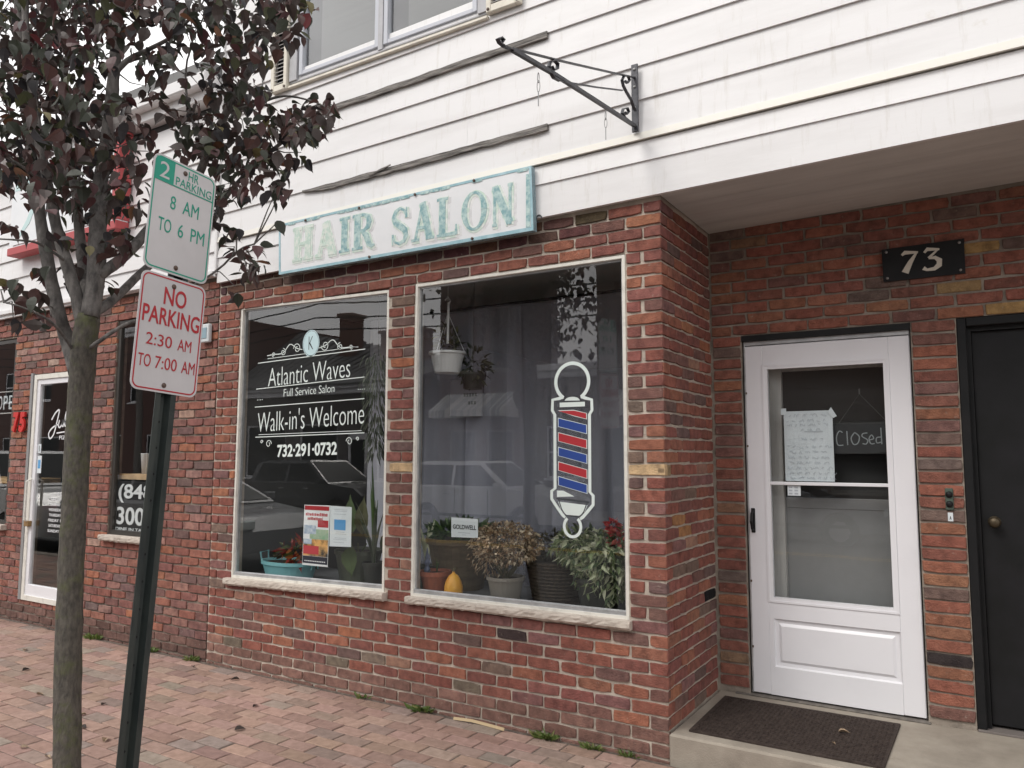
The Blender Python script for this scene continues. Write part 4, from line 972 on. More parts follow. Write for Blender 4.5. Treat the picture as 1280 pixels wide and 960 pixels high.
# ================================================================== NOTES ON THE STORM DOOR
YN = YD-.012+.018
q = MB(); N = 10; vs = []; fs = []
for i in range(N+1):
    for k in range(N+1):
        x = .414+.272*i/N; z = 1.400+.410*k/N; vs.append((x, YD+.007+.003*sin(i*.8)*sin(k*.7), z))
for i in range(N):
    for k in range(N): a = i*(N+1)+k; fs.append((a, a+N+1, a+N+2, a+1))
q.add(vs, fs); q.box(.40, .43, YD+.0025, YD+.003, 1.79, 1.828); q.add([(.66, YD+.001, 1.80), (.68, YD+.001, 1.828), (.71, YD+.001, 1.775), (.69, YD+.001, 1.765)], [(0, 1, 2, 3)])
NT = tag(part('handwritten_note', q, M['paper']), 'pale handwritten paper notice taped inside the upper glass of the white door', 'notice')
q = MB(); rnd = random.Random(2); F0 = WALLF(YD+.0035)
for k, zz in enumerate((1.785, 1.755, 1.728, 1.700, 1.645, 1.600, 1.570, 1.538, 1.506, 1.476, 1.446, 1.42)):
    a = .425+rnd.uniform(0, .02)*(1+(k in (3, 4))*4); b = .68-rnd.uniform(0, .03)-(k in (3, 4, 7))*.05; x = a
    while x < b:
        wl = rnd.uniform(.015, .05); P = []; n = int(wl/.004)
        for i in range(n): P.append((x+i*.004, zz+rnd.choice((-1, 1))*rnd.uniform(.002, .009)))
        if len(P) > 1: q.ribbon(P, .0022, F0, 0, .0006)
        x += wl+.012
q.ribbon([(.53, 1.688), (.63, 1.690)], .003, F0, 0, .0007); part('handwriting', q, M['ink'], NT)
q = MB().box(.425, .498, YD-.001, YD+.002, 1.315, 1.374); DS = tag(part('door_sticker', q, M['paper']), 'small white card sticker with symbols just below the bar of the white door', 'sticker')
q = MB()
for i in range(2):
    for k in range(3): q.box(.432+i*.032, .452+i*.032, YD-.0018, YD-.0011, 1.322+k*.018, 1.332+k*.018)
part('sticker_print', q, M['ink'], DS)
CS = thing('closed_sign', 'dark board lettered Closed hanging on a string behind the white door glass', 'sign', (.83, YD+.03, 1.52))
q = MB().box(.675, .985, YD+.028, YD+.034, 1.56, 1.735); part('board', q, mat('chalkboard', (.030, .031, .032), .7, (.038, .038, .04), 8), CS)
q = MB().tube([(.715, YD+.031, 1.735), (.83, YD+.03, 1.90), (.97, YD+.031, 1.735)], .0015, 5); q.tube([(.83, YD+.03, 1.90), (.83, YD+.03, 1.93)], .005, 6); part('string', q, mat('string_grey', (.10, .10, .10), .9), CS)
q = MB(); F0 = WALLF(YD+.028); k_ = lambda L_: [(.700+a*.195, 1.605+b*.20) for a, b in L_]
for st_ in ([(.17, .38), (.08, .42), (.0, .25), (.03, .03), (.18, .02)], [(.29, .42), (.30, .02)], [(.50, .38), (.40, .22), (.46, .04), (.58, .08), (.62, .26), (.50, .38)], [(.84, .36), (.72, .34), (.70, .26), (.84, .16), (.80, .05), (.70, .06)],
            [(.88, .16), (1.0, .20), (.95, .30), (.88, .2), (.92, .06), (1.02, .06)], [(1.20, .24), (1.08, .22), (1.08, .08), (1.20, .10)], [(1.20, .50), (1.21, .04)]):
    script(q, k_(st_), .0062, F0, 4)
part('lettering', q, mat('chalk', (.28, .30, .31), .9), CS)

# ================================================================== WINDOW DECALS (inside face of the panes)
GY = .034                                     # front face of the glass is .034, decals sit on it
F0 = WALLF(GY); sl1 = .022                    # small rise to the right as in the glass
def L1(a, b): return (a, b)
WL = thing('window_lettering', 'white salon name, service and phone lettering on the left salon window', 'lettering', (-2.66, GY, 1.5))
def band(words, x0, x1, z0, z1, bold, zr=None, mb=None):
    mb = mb or MB(); s_ = (zr or 0)/(x1-x0)
    return text_mb(words, (x0, x1, z0, z1), lambda a, b, d: (a, GY-d, b+s_*(a-x0)), 0, .0012, bold=bold, mb=mb)
SLP = .036
def rule(mb, x0, x1, z0, z1, w_=.006): mb.ribbon([(x0, z0), (x1, z1)], w_, F0, 0, .0012)
part('name_line', band('Atlantic Waves', -3.085, -2.265, 2.052, 2.188, -.012, .03), M['decal'], WL)
part('service_line', band('Full Service Salon', -2.915, -2.41, 1.972, 2.028, -.010, .012), M['decal'], WL)
part('welcome_line', band("Walk-in's Welcome", -3.185, -2.130, 1.715, 1.865, -.012, .045), M['decal'], WL)
part('phone_line', band('732\u00b7291\u00b70732', -2.965, -2.372, 1.530, 1.622, .028, .018), M['decal'], WL)
q = MB(); rule(q, -3.204, -2.132, 2.235, 2.266); rule(q, -3.10, -2.20, 2.262, 2.288, .004); rule(q, -3.213, -2.134, 2.040, 2.075); rule(q, -3.223, -2.130, 1.905, 1.928); rule(q, -3.205, -2.124, 1.680, 1.697); rule(q, -3.17, -2.15, 1.698, 1.712, .004)
for s_, cx in ((-1, -2.735), (1, -2.565)):
    zc = 2.325
    for c0, r0, st0, tn in (((cx+s_*.055), .038, pi if s_ > 0 else 0, 1.3), (cx+s_*.20, .028, pi/2, 1.25), (cx+s_*.30, .018, -pi/2, 1.2)):
        q.ribbon([(c0+s_*r0*(1-.7*i/20)*cos(st0+tn*2*pi*i/20), zc-.012*abs(c0-cx)/.1+r0*(1-.7*i/20)*sin(st0+tn*2*pi*i/20)) for i in range(21)], .005, F0, 0, .0012)
    script(q, [(cx, zc-.02), (cx+s_*.06, zc-.005), (cx+s_*.13, zc+.028), (cx+s_*.2, zc-.03), (cx+s_*.30, zc-.035), (cx+s_*.37, zc-.04)], .006, F0, 5)
    xx = -2.66+s_*.40
    for c0, r0 in ((xx, .030), (xx+s_*.075, .014)):
        q.ribbon([(c0-s_*r0*(1-.7*i/18)*cos(1.2*2*pi*i/18), 1.665-r0+r0*(1-.7*i/18)*sin(1.2*2*pi*i/18)+s_*.006) for i in range(19)], .005, F0, 0, .0012)
for x0, z in ((-3.20, 1.955), (-2.19, 1.99)):
    for k in range(4): q.box(x0+k*.018, x0+k*.018+.006, GY-.0012, GY, z, z+.006)
part('rules_and_scrolls', q, M['decal'], WL)
q = MB(); q.prism(circ(-2.65, 2.345, .074, .088, 0, 345, 23), F0, .0002, .0014); q.ribbon(circ(-2.65, 2.345, .080, .094, 0, 360, 28), .006, F0, 0, .0012); part('monogram_oval', q, mat('decal_ice', (.55, .72, .76), .5), WL)
q = text_mb('K', (-2.672, -2.626, 2.30, 2.395), F0, .0016, .0022, bold=-.02); part('monogram', q, M['inkdark'], WL)
# posters
q = slab_quad([(-2.681, 1.199), (-2.433, 1.202), (-2.442, .785), (-2.688, .783)], .0415, .0425); PO = tag(part('event_poster', q, M['board']), 'tall colourful event poster with red headings and fireworks taped in the lettered window', 'poster')
q = MB(); q.box(-2.675, -2.44, .0405, .0414, 1.165, 1.194); q.box(-2.545, -2.445, .0405, .0414, 1.05, 1.098); q.box(-2.68, -2.53, .0398, .0403, .862, .92)
rnd = random.Random(9)
for z0, x0, x1 in ((1.135, -2.665, -2.455), (1.106, -2.645, -2.50)):
    x = x0
    while x < x1: w_ = rnd.uniform(.008, .016); q.box(x, min(x+w_, x1), .0405, .0414, z0-.010, z0+rnd.uniform(.006, .012)); x += w_+.004
part('poster_headings', q, M['red'], PO)
q = MB(); q.box(-2.682, -2.444, .0408, .0413, .850, .965); part('poster_photo', q, mat('poster_glow', (.02, .02, .02), .5, (.75, .42, .14), 9, fac=(.42, .6)), PO)
q = MB(); q.box(-2.62, -2.442, .0408, .0412, .966, 1.035); part('poster_sky', q, M['greeny'], PO)
q = MB(); q.box(-2.676, -2.56, .0405, .0412, 1.00, 1.06); q.box(-2.678, -2.60, .0403, .0407, .93, .965); part('poster_picture', q, mat('poster_blue', (.25, .35, .5), .5, (.6, .65, .7), 40), PO)
q = MB(); q.box(-2.684, -2.445, .0405, .0412, .798, .848); part('poster_footer', q, mat('poster_navy', (.01, .012, .03), .5), PO)
q = MB(); 
for k in range(12): q.box(-2.665+k*.017, -2.665+k*.017+.012, .0399, .0404, .812, .818)
part('poster_fineprint', q, M['board'], PO)
q = slab_quad([(-2.4325, 1.201), (-2.233, 1.198), (-2.232, .933), (-2.4315, .926)], .0427, .0437); FL = tag(part('window_flyer', q, M['paper']), 'white flyer with a blue block taped beside the tall poster in the lettered window', 'flyer')
q = MB().box(-2.39, -2.285, .0415, .0422, 1.04, 1.11); part('flyer_block', q, M['sky'], FL)
q = MB(); rnd = random.Random(4)
for zz in (1.175, 1.165, 1.145, 1.025, 1.012, .985, .975, .955): q.box(-2.40+rnd.uniform(0, .03), -2.27-rnd.uniform(0, .03), .0415, .0422, zz, zz+.003)
part('flyer_text', q, M['ink'], FL)
q = slab_quad([(-1.402, 1.165), (-1.204, 1.163), (-1.204, 1.050), (-1.401, 1.046)], .0415, .0435); GC = tag(part('brand_card', q, M['paper']), 'small pale card lettered GOLDWELL in the right salon window above the pots', 'card')
q = text_mb('GOLDWELL', (-1.390, -1.216, 1.096, 1.124), WALLF(.0415), 0, .0008, bold=.03); part('lettering', q, M['inkdark'], GC)
q = MB().box(-1.35, -1.26, .0408, .0413, 1.074, 1.078); q.box(-1.32, -1.29, .0408, .0413, 1.062, 1.065); part('small_print', q, M['ink'], GC)
# barber pole decal
BP = thing('barber_pole_decal', 'red, white and blue barber pole sticker on the right salon window', 'decal', (-.56, GY, 1.55))
cx = -.557; q = MB()
F2 = WALLF(GY-.0)
q.ribbon(circ(cx, 1.965, .105, .106, -58, 238, 34), .020, F2, 0, .0012)
q.ribbon([(cx+.056, 1.878), (cx+.085, 1.868), (cx+.122, 1.858), (cx+.124, 1.80), (cx+.108, 1.775), (cx+.107, 1.345), (cx+.127, 1.325), (cx+.126, 1.275), (cx+.090, 1.235), (cx+.062, 1.205), (cx+.045, 1.195)], .018, F2, .0001, .0013)
q.ribbon([(cx-.056, 1.880), (cx-.085, 1.872), (cx-.126, 1.866), (cx-.129, 1.805), (cx-.112, 1.78), (cx-.112, 1.360), (cx-.134, 1.345), (cx-.134, 1.30), (cx-.096, 1.25), (cx-.064, 1.212), (cx-.047, 1.200)], .018, F2, .0001, .0013)
q.ribbon(circ(cx-.002, 1.150, .052, .056, 128, 412, 26), .017, F2, .0002, .0014)
q.prism(circ(cx, 1.853, .050, .026, 0, 180, 12), F2, 0, .0010); q.box(cx-.080, cx+.080, GY-.0011, GY, 1.822, 1.848)
q.prism([(cx-.092, 1.286), (cx+.092, 1.272), (cx+.075, 1.235), (cx+.040, 1.212), (cx-.040, 1.214), (cx-.076, 1.245)], F2, 0, .0010); q.prism([(cx-.100, 1.348), (cx-.06, 1.348), (cx+.01, 1.318), (cx-.100, 1.312)], F2, 0, .001)
part('white_outline', q, M['decal'], BP)
DK = M['inkdark']
part('dark_band', MB().ribbon([(cx-.098, 1.856), (cx-.098, 1.818), (cx+.098, 1.814), (cx+.098, 1.852), (cx-.098, 1.856)], .006, F2, .0016, .0020), DK, BP)
part('dark_rim', MB().ribbon([(cx-.102, 1.303), (cx+.102, 1.289)], .010, F2, .0016, .0020), DK, BP)
part('dark_bowl', MB().ribbon([(cx-.088, 1.295), (cx-.070, 1.245), (cx-.045, 1.210), (cx+.045, 1.206), (cx+.070, 1.236), (cx+.088, 1.282)], .006, F2, .0021, .0025), DK, BP)
part('dark_cap', MB().ribbon([(cx-.055, 1.856), (cx-.032, 1.882), (cx+.032, 1.882), (cx+.055, 1.856)], .006, F2, .0021, .0025), DK, BP)
for k in range(6):
    zz = 1.758-.083*(k-1)
    P = lambda m_: [(cx-.088-m_, zz+m_), (cx+.088+m_, zz-.042+m_*.4), (cx+.088+m_, zz-.088-m_), (cx-.088-m_, zz-.046-m_*.4)]
    if k == 0: P = lambda m_: [(cx-.088-m_, 1.800+m_), (cx+.01, 1.800+m_), (cx+.088+m_, 1.782+m_*.4), (cx+.088+m_, 1.752-m_), (cx+.01, 1.772-m_)]
    sb = part('stripe_border', MB().prism(P(.004), F2, 0, .0008), M['decal'], BP); part('stripe', MB().prism(P(0), F2, .0008, .0014), M['red'] if k % 2 == 0 else M['blue'], sb)

# ================================================================== PLANTS AND OBJECTS IN THE WINDOWS
def cluster(c, rad, n, ln, wd, seed, shell=.35, droop=.2, up=0, m=None, name='foliage', parent=None, curl=.2, test=None):
    rnd = random.Random(seed); mb = MB(); c = V(c)
    for _ in range(n):
        while True:
            v = V((rnd.uniform(-1, 1), rnd.uniform(-1, 1), rnd.uniform(-1, 1)))
            if shell < v.length < 1: break
        p = c+V((v.x*rad[0], v.y*rad[1], v.z*rad[2])); d = (v.normalized()+V((rnd.uniform(-.7, .7), rnd.uniform(-.7, .7), rnd.uniform(-.7, .7)-droop+up))).normalized()
        s_ = rnd.uniform(.6, 1.3); mb.leaf(p, d, V((rnd.uniform(-1, 1), rnd.uniform(-1, 1), rnd.uniform(-.4, 1))), ln*s_, wd*s_, curl=rnd.uniform(0, curl*2))
    return part(name, mb, m, parent)
def blades(c, n, ln, wd, seed, m, parent, spread=.5, lean=(0, 0), name='foliage'):
    rnd = random.Random(seed); mb = MB(); c = V(c)
    for _ in range(n):
        a = rnd.uniform(0, 2*pi); s_ = rnd.uniform(.65, 1.1); h = ln*s_; out_ = V((cos(a), sin(a), 0))*spread*rnd.uniform(.3, 1)+V((lean[0], lean[1], 0))
        sd_ = V((-sin(a), cos(a), 0)); vs = []; N = 6
        for i in range(N+1):
            t = i/N; p = c+out_*h*(t**1.6)+V((0, 0, h*(t-.35*t*t*spread))); w_ = wd*(1-.9*t**2.2)*(.6+.8*t if t < .5 else 1)
            vs += [p-sd_*w_/2, p+out_.normalized()*w_*.12, p+sd_*w_/2]
        mb.add(vs, [(i*3+k, i*3+k+1, i*3+k+4, i*3+k+3) for i in range(N) for k in (0, 1)])
    return part(name, mb, m, parent)
def pot(name, c, r0, r1, h, m, parent, rim=.012, sx=1, sy=1, n=26):
    q = MB().lathe([(r0, 0), (r0+(r1-r0)*.5, h*.5), (r1*.985, h-rim*2), (r1+rim*.6, h-rim*2), (r1+rim*.6, h), (r1-.006, h), (r1-.010, h-.02)], c, n, sx, sy)
    p = part(name, q, m, parent, smooth=False)
    q = MB().lathe([(r1-.012, h-.021), (r1-.012, h-.018)], c, n, sx, sy); part('soil', q, M['soil'], p); return p
ZL1, ZL2 = .622, .652
t = thing('planter_tub', 'oval teal tub with red-leaved plant in the left salon window', 'plant pot', (-3.07, .25, ZL1))
pot('tub', (-3.03, .24, ZL1), .15, .185, .145, M['tealpot'], t, sx=1.35, sy=.8)
for s_ in (-1, 1):
    q = MB().tube([(-3.03+s_*.262, .24-.03, ZL1+.10), (-3.03+s_*.285, .24-.03, ZL1+.19), (-3.03+s_*.265, .24+.03, ZL1+.20), (-3.03+s_*.262, .24+.03, ZL1+.10)], .007, 6); part('handle', q, M['tealpot'], t)
cluster((-2.95, .25, ZL1+.20), (.17, .10, .09), 130, .075, .028, 3, m=M['croton'], parent=t)
t = thing('potted_plant', 'olive pot with large heart-shaped leaves behind the posters', 'plant', (-2.42, .3, ZL1)); pot('pot', (-2.40, .30, ZL1), .12, .165, .26, M['olivepot'], t)
q = MB()
for p, d, n_, l_, w_ in (((-2.33, .14, ZL1+.30), (.1, -.1, -1), (0, -1, .1), .20, .15), ((-2.30, .22, 1.0), (.10, -.1, 1), (.3, -1, .2), .26, .11), ((-2.42, .26, 1.0), (-.1, -.1, 1), (.2, -1, .2), .26, .12), ((-2.5, .3, .92), (-.5, 0, .8), (0, -1, 0), .22, .14), ((-2.2, .3, .9), (.6, 0, .5), (0, -1, .3), .2, .12)):
    q.leaf(V(p), V(d), V(n_), l_, w_, curl=.1)
for x in (-2.3, -2.38, -2.45): q.tube([(-2.40, .30, ZL1+.2), (x, .27, .93)], .005, 5)
part('foliage', q, leafmat('leaf_big', [((.09, .13, .05), 2), ((.12, .12, .06), 2), ((.06, .09, .035), 2)]), t)
t = thing('potted_plant', 'slim dark pot with tall sword-shaped leaves at the right edge of the lettered window', 'plant', (-2.0, .22, ZL1)); xs = at(468, 650, .20).x; pot('pot', (xs, .20, ZL1), .05, .072, .20, M['darkpot'], t)
blades((xs, .20, ZL1+.18), 9, .46, .045, 5, M['greypl'], t, .35, (-.14, -.05)); blades((xs, .20, ZL1+.18), 7, .70, .03, 6, M['green'], t, .10, (.0, 0), name='tall_leaves')
XF = at(472, 500, .26).x
t = thing('hanging_fern', 'grey-green trailing plant hanging at the right of the lettered window', 'plant', (-2.06, .3, 2.1))
q = MB()
rnd = random.Random(12)
for _ in range(420):
    a = rnd.uniform(0, 2*pi); z = rnd.uniform(1.55, 2.28); rr_ = .03+.09*rnd.random()*(1-abs(z-2.05)/.7); p = V((XF+rr_*cos(a), .26+rr_*sin(a), z)); q.leaf(p, V((cos(a)*.5, sin(a)*.5, -1)), V((rnd.uniform(-1, 1), -1, .3)), rnd.uniform(.05, .11), .010, curl=.1)
part('foliage', q, M['greypl'], t); q = MB().tube([(XF, .26, 2.25), (XF, .26, 2.80)], .003, 5); part('cord', q, M['darkpot'], t)
# right window
t = thing('big_planter', 'large brown ribbed planter with dark foliage behind the terracotta pot', 'plant pot', (-1.66, .5, ZL2))
pot('pot', (-1.66, .50, ZL2), .16, .225, .34, M['brownpot'], t, .018)
cluster((-1.66, .5, ZL2+.37), (.22, .2, .06), 190, .07, .03, 5, m=M['green'], parent=t, up=.5)
t = thing('terracotta_pot', 'terracotta pot with a small blue figurine at the lower left of the barber pole window', 'plant pot', (-1.64, .19, ZL2))
pot('pot', (-1.635, .19, ZL2), .072, .098, .155, M['terracotta'], t, .014)
q = MB().lathe([(.018, 0), (.022, .02), (.012, .04), (.020, .065), (.012, .085), (.015, .10), (.008, .125), (.002, .16)], (-1.685, .17, ZL2+.14), 12); part('figurine', q, mat('figurine_blue', (.12, .14, .22), .5), t)
blades((-1.62, .19, ZL2+.14), 7, .10, .012, 7, M['green'], t, .3)
q = MB().lathe([(.020, 0), (.048, .012), (.059, .045), (.057, .080), (.047, .115), (.030, .145), (.012, .158), (.007, .165), (.009, .17)], (-1.445, .13, ZL2), 20)
for i, v in enumerate(q.v):
    a = math.atan2(v[1]-.13, v[0]+1.445); k = 1+.035*cos(a*8); q.v[i] = (-1.445+(v[0]+1.445)*k, .13+(v[1]-.13)*k, v[2])
SQ = tag(part('squash', q, M['squash'], smooth=True), 'small orange squash standing on the ledge between the terracotta and grey pots', 'squash')
q = MB().tube([(-1.445, .13, ZL2+.165), (-1.44, .128, ZL2+.185), (-1.428, .125, ZL2+.193)], [.008, .006, .007], 6); part('stalk', q, M['stem'], SQ)
t = thing('dried_plant', 'taupe pot with a round bush of dried brown flowers in the barber pole window', 'plant', (-1.09, .2, ZL2))
pot('pot', (-1.095, .185, ZL2), .082, .112, .165, M['taupe'], t, .010)
cluster((-1.10, .19, ZL2+.36), (.245, .17, .13), 2300, .020, .018, 8, m=M['dried'], parent=t, shell=.5, curl=.5)
cluster((-1.20, .20, ZL2+.27), (.17, .13, .12), 300, .03, .01, 9, m=M['dried'], parent=t, name='dried_leaves', droop=.6)
q = MB(); rnd = random.Random(5)
for _ in range(46):
    a = rnd.uniform(0, 6.28); r_ = rnd.uniform(.05, .22); q.tube([(-1.095, .19, ZL2+.13), (-1.10+r_*.4*cos(a), .19+r_*.3*sin(a), ZL2+.22), (-1.11+r_*cos(a), .19+r_*.7*sin(a), ZL2+.36)], .0022, 4, cap=False)
part('stems', q, M['stem'], t)
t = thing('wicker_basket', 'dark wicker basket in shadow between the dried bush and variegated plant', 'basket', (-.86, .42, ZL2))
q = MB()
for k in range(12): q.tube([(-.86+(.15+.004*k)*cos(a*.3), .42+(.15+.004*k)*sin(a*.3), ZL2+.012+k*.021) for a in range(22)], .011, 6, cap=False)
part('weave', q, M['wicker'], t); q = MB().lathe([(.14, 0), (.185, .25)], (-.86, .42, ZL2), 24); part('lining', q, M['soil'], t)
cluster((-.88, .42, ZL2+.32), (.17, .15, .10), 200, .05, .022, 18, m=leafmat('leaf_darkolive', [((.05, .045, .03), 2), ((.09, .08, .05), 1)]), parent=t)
t = thing('variegated_plant', 'bushy plant with pale-edged green leaves spilling over its dark pot by the right frame', 'plant', (-.5, .25, ZL2))
pot('pot', (-.50, .25, ZL2), .10, .14, .20, M['darkpot'], t)
cluster((-.43, .22, ZL2+.27), (.20, .14, .20), 1100, .052, .020, 10, m=M['varieg'], parent=t, shell=.45, droop=.9, curl=.6)
cluster((-.58, .22, ZL2+.36), (.20, .13, .11), 560, .050, .019, 11, m=M['varieg'], parent=t, shell=.3, droop=.6, name='side_foliage', curl=.6)
t = thing('red_flowers', 'small cluster of red flowers rising above the variegated plant', 'flowers', (-.35, .3, 1.1))
cluster((-.42, .26, 1.145), (.045, .035, .035), 90, .03, .026, 12, m=M['flower'], parent=t, name='bloom'); cluster((-.25, .25, 1.13), (.05, .035, .035), 90, .03, .026, 13, m=M['flower'], parent=t, name='bloom')
cluster((-.33, .22, 1.085), (.12, .05, .05), 150, .034, .024, 14, m=leafmat('petal_salmon', [((.55, .16, .13), 2), ((.4, .06, .06), 2), ((.12, .16, .08), 1)]), parent=t, name='bloom')
q = MB()
for x in (-.42, -.33, -.25): q.tube([(-.38, .3, .9), (x, .29, 1.10)], .003, 5)
part('stems', q, M['stem'], t)
t = thing('hanging_planter', 'white ribbed hanging basket on a hook at the upper left of the barber pole window', 'hanging planter', (-1.67, .35, 2.1))
q = MB().lathe([(.085, 0), (.115, .125), (.128, .127), (.128, .142), (.112, .142)], (-1.665, .34, 2.105), 24); part('basket', q, M['whitepot'], t)
q = MB()
for k in range(3): a = k*2.1+.5; q.tube([(-1.665+.12*cos(a), .34+.12*sin(a), 2.24), (-1.665, .34, 2.52)], .002, 4)
q.tube([(-1.665, .34, 2.52), (-1.665, .34, 2.56), (-1.645, .34, 2.60), (-1.665, .34, 2.63), (-1.69, .34, 2.61)], .005, 6); q.tube([(-1.665, .34, 2.60), (-1.665, .34, 2.80)], .002, 4); part('hanger', q, M['whitepot'], t)
cluster((-1.665, .34, 2.32), (.075, .075, .12), 120, .05, .02, 14, m=leafmat('leaf_bronze', [((.10, .10, .05), 2), ((.18, .17, .07), 1), ((.05, .05, .03), 2)]), parent=t, up=.4)
t = thing('dark_hanging_planter', 'dark hanging pot with trailing plant just behind the white hanging basket', 'hanging planter', (-1.42, .5, 2.05))
XH = at(592, 450, .5).x; q = MB().lathe([(.06, 0), (.09, .10), (.09, .11)], (XH, .5, 2.0), 20); part('pot', q, M['darkpot'], t); cluster((XH, .5, 2.16), (.12, .10, .13), 160, .05, .018, 15, m=leafmat('leaf_darkgreen', [((.03, .04, .02), 2), ((.06, .06, .035), 1)]), parent=t); q = MB().tube([(XH, .5, 2.1), (XH, .5, 2.80)], .002, 4); part('cord', q, M['darkpot'], t)  # leaves in two dark greens
q = MB().tube([(-1.62, .28, 2.295), (-1.615, .28, 2.575)], .0085, 8); tag(part('tube_light', q, M['whitepot']), 'thin white vertical tube beside the white hanging basket', 'tube')
q = MB().tube([(-1.62, .28, 2.575), (-1.615, .28, 2.80)], .002, 4); 
t = thing('snake_plant', 'pale green sword leaf plant leaning at the left edge behind the barber pole window', 'plant', (-1.86, .4, ZL2)); pot('pot', (-1.82, .34, ZL2), .05, .07, .16, M['darkpot'], t, sx=.9); blades((-1.82, .34, ZL2+.14), 5, .42, .03, 16, M['varieg'], t, .5, (.12, -.08))
NX = at(563, 495, .70).x; NW = at(603, 495, .70).x; q = slab_quad([(NX, at(563, 475, .7).z), (NW, at(603, 475, .7).z), (NW, at(603, 520, .7).z), (NX, at(563, 520, .7).z)], .70, .702); IS = tag(part('faint_notice', q, mat('faint_card', (.22, .22, .26), .8)), 'faint grey notice card hanging against the curtain below the hanging pots', 'notice')
q = MB()
for k, (a, b) in enumerate(((NX+.12, NW-.08), (NX+.12, NW-.06), (NX+.16, NW-.06))):
    x = a
    while x < b: q.box(x, x+.018, .6985, .6998, at(580, 486+k*10, .7).z, at(580, 482+k*10, .7).z); x += .024
part('notice_print', q, M['inkdark'], IS)

# ================================================================== WEEDS, LEAVES, STRAW
def weed(c, n, ln, seed, lab, cat='weed'):
    t = thing('weed', lab, cat, c); rnd = random.Random(seed); mb = MB(); n = int(n*1.6); ln = max(ln*1.35, .037)
    for _ in range(n):
        a = rnd.uniform(0, 6.28); rr_ = rnd.random()*ln*1.1; p = V(c)+V((rr_*1.3*cos(a), rr_*.55*sin(a), -.002)); mb.leaf(p, V((cos(a)*.7, sin(a)*.7, rnd.uniform(.3, 1.1))), V((rnd.uniform(-1, 1), rnd.uniform(-1, 1), .5)), ln*rnd.uniform(.5, 1.2), ln*.28, curl=.2)
    part('foliage', mb, M['weed'], t); return t
for px, py, n, ln, sd_, lab in ((683, 922, 60, .040, 1, 'low green weed at the wall foot under the barber pole window'), (741, 936, 34, .032, 2, 'small weed at the wall foot, second from the entry step'), (787, 945, 26, .028, 3, 'pale small weed beside the corner pier of the entry'),
        (528, 887, 40, .045, 4, 'leafy weed tuft at the wall foot below the pillar between the windows'), (243, 824, 50, .034, 5, 'weed tuft at the foot of the vertical brick seam'), (121, 797, 34, .045, 6, 'weed tuft on the pavement edge just right of the tree trunk'),
        (108, 788, 20, .05, 7, 'yellowish weed touching the tree trunk edge at the wall foot'), (188, 814, 26, .035, 8, 'small weed at the wall foot right of the sign post'), (455, 872, 18, .03, 9, 'tiny weed below the right end of the lettered window')):
    d = f+RR*((px-640)/FPX)-UU*((py-480)/FPX); tt = -CZ/d.z; p = V((CX, CY, CZ))+d*tt; weed((p.x, min(p.y, -.02), .0), n, ln, sd_, lab)
q = MB(); a = [Vector((0, 0, 0))]*0
def gp(px, py, z=0.0): d = f+RR*((px-640)/FPX)-UU*((py-480)/FPX); return V((CX, CY, CZ))+d*((z-CZ)/d.z)
pa = [gp(567, 900), gp(590, 904), gp(612, 909), gp(630, 915)]
q.bar([(p.x, min(p.y, -.03), .010+.004*(i % 2)) for i, p in enumerate(pa)], (0, .3, 1), .016, .004)
tag(part('dry_stalk', q, mat('straw', (.52, .40, .24), .8)), 'pale dry stalk lying at the wall foot below the right shop window', 'dry stalk')
q = MB(); rnd = random.Random(44)
for _ in range(900):
    x = rnd.uniform(-8.5, -.02); y = -rnd.random()**2*.11-.004; s_ = rnd.uniform(.002, .007); q.add([(x, y, -.001), (x+s_, y+s_*.4, .001), (x+s_*.3, y+s_, -.001), (x+s_*.4, y+s_*.4, s_*.7)], [(0, 1, 3), (1, 2, 3), (2, 0, 3)])
part('wall_foot_grit', q, M['sand'], None, kind='stuff')
fl = [(293, 913, 'curled dark leaf on the pavers right of the sign post'), (316, 884, 'dark leaf with twig on the pavers below the lettered window'), (127, 882, 'dark curled leaf beside the trunk on the pavers'), (108, 910, 'brown leaf close to the trunk foot'),
      (28, 839, 'small brown leaf far left on the pavers'), (30, 814, 'pale leaf near the pizza shop door'), (299, 849, 'dark leaf near the wall foot right of the seam'), (240, 833, 'brown leaf beside the seam weed'), (130, 928, 'pale tan leaf between the trunk and the post'),
      (25, 935, 'tan leaf pile at the bottom left corner'), (57, 946, 'yellowish leaf left of the trunk foot'), (180, 868, 'brown leaf just right of the post'), (108, 893, 'pale leaf beside the trunk'), (62, 787, 'brown leaf by the pizza door left of the trunk'),
      (1048, 915, None), (1040, 928, None), (46, 868, 'small leaf left of the trunk')]
for i, (px, py, lab) in enumerate(fl):
    z = .162 if lab is None else .002; p = gp(px, py, z); rnd = random.Random(i*3+1); q = MB(); a = rnd.uniform(0, 6.28); s_ = rnd.uniform(.04, .065)
    if lab is None: lab = ('pale twisted dry leaf on the door mat', 'tiny pale leaf fragment on the door mat')[i-14]; s_ = (.055, .03)[i-14]
    q.leaf(V((0, 0, s_*.15)), V((cos(a), sin(a), .25)), V((rnd.uniform(-.5, .5), rnd.uniform(-.5, .5), 1)), s_, s_*.55, fold=.5, curl=.25)
    n0 = min(v[2] for v in q.v); q.v = [(v[0]+p.x, v[1]+p.y, v[2]-n0+z) for v in q.v]
    mm = ('leaf_dead_dark', (.04, .025, .02)) if 'dark' in lab or 'brown' in lab else ('leaf_dead_pale', (.36, .26, .17))
    m_ = bpy.data.materials.get(mm[0]) or mat(mm[0], mm[1], .7, tuple(x_*.5 for x_ in mm[1]), 60)
    tag(part('fallen_leaf', q, m_), lab, 'fallen leaf', 'fallen leaves on the pavement' if i not in (14, 15) else None)

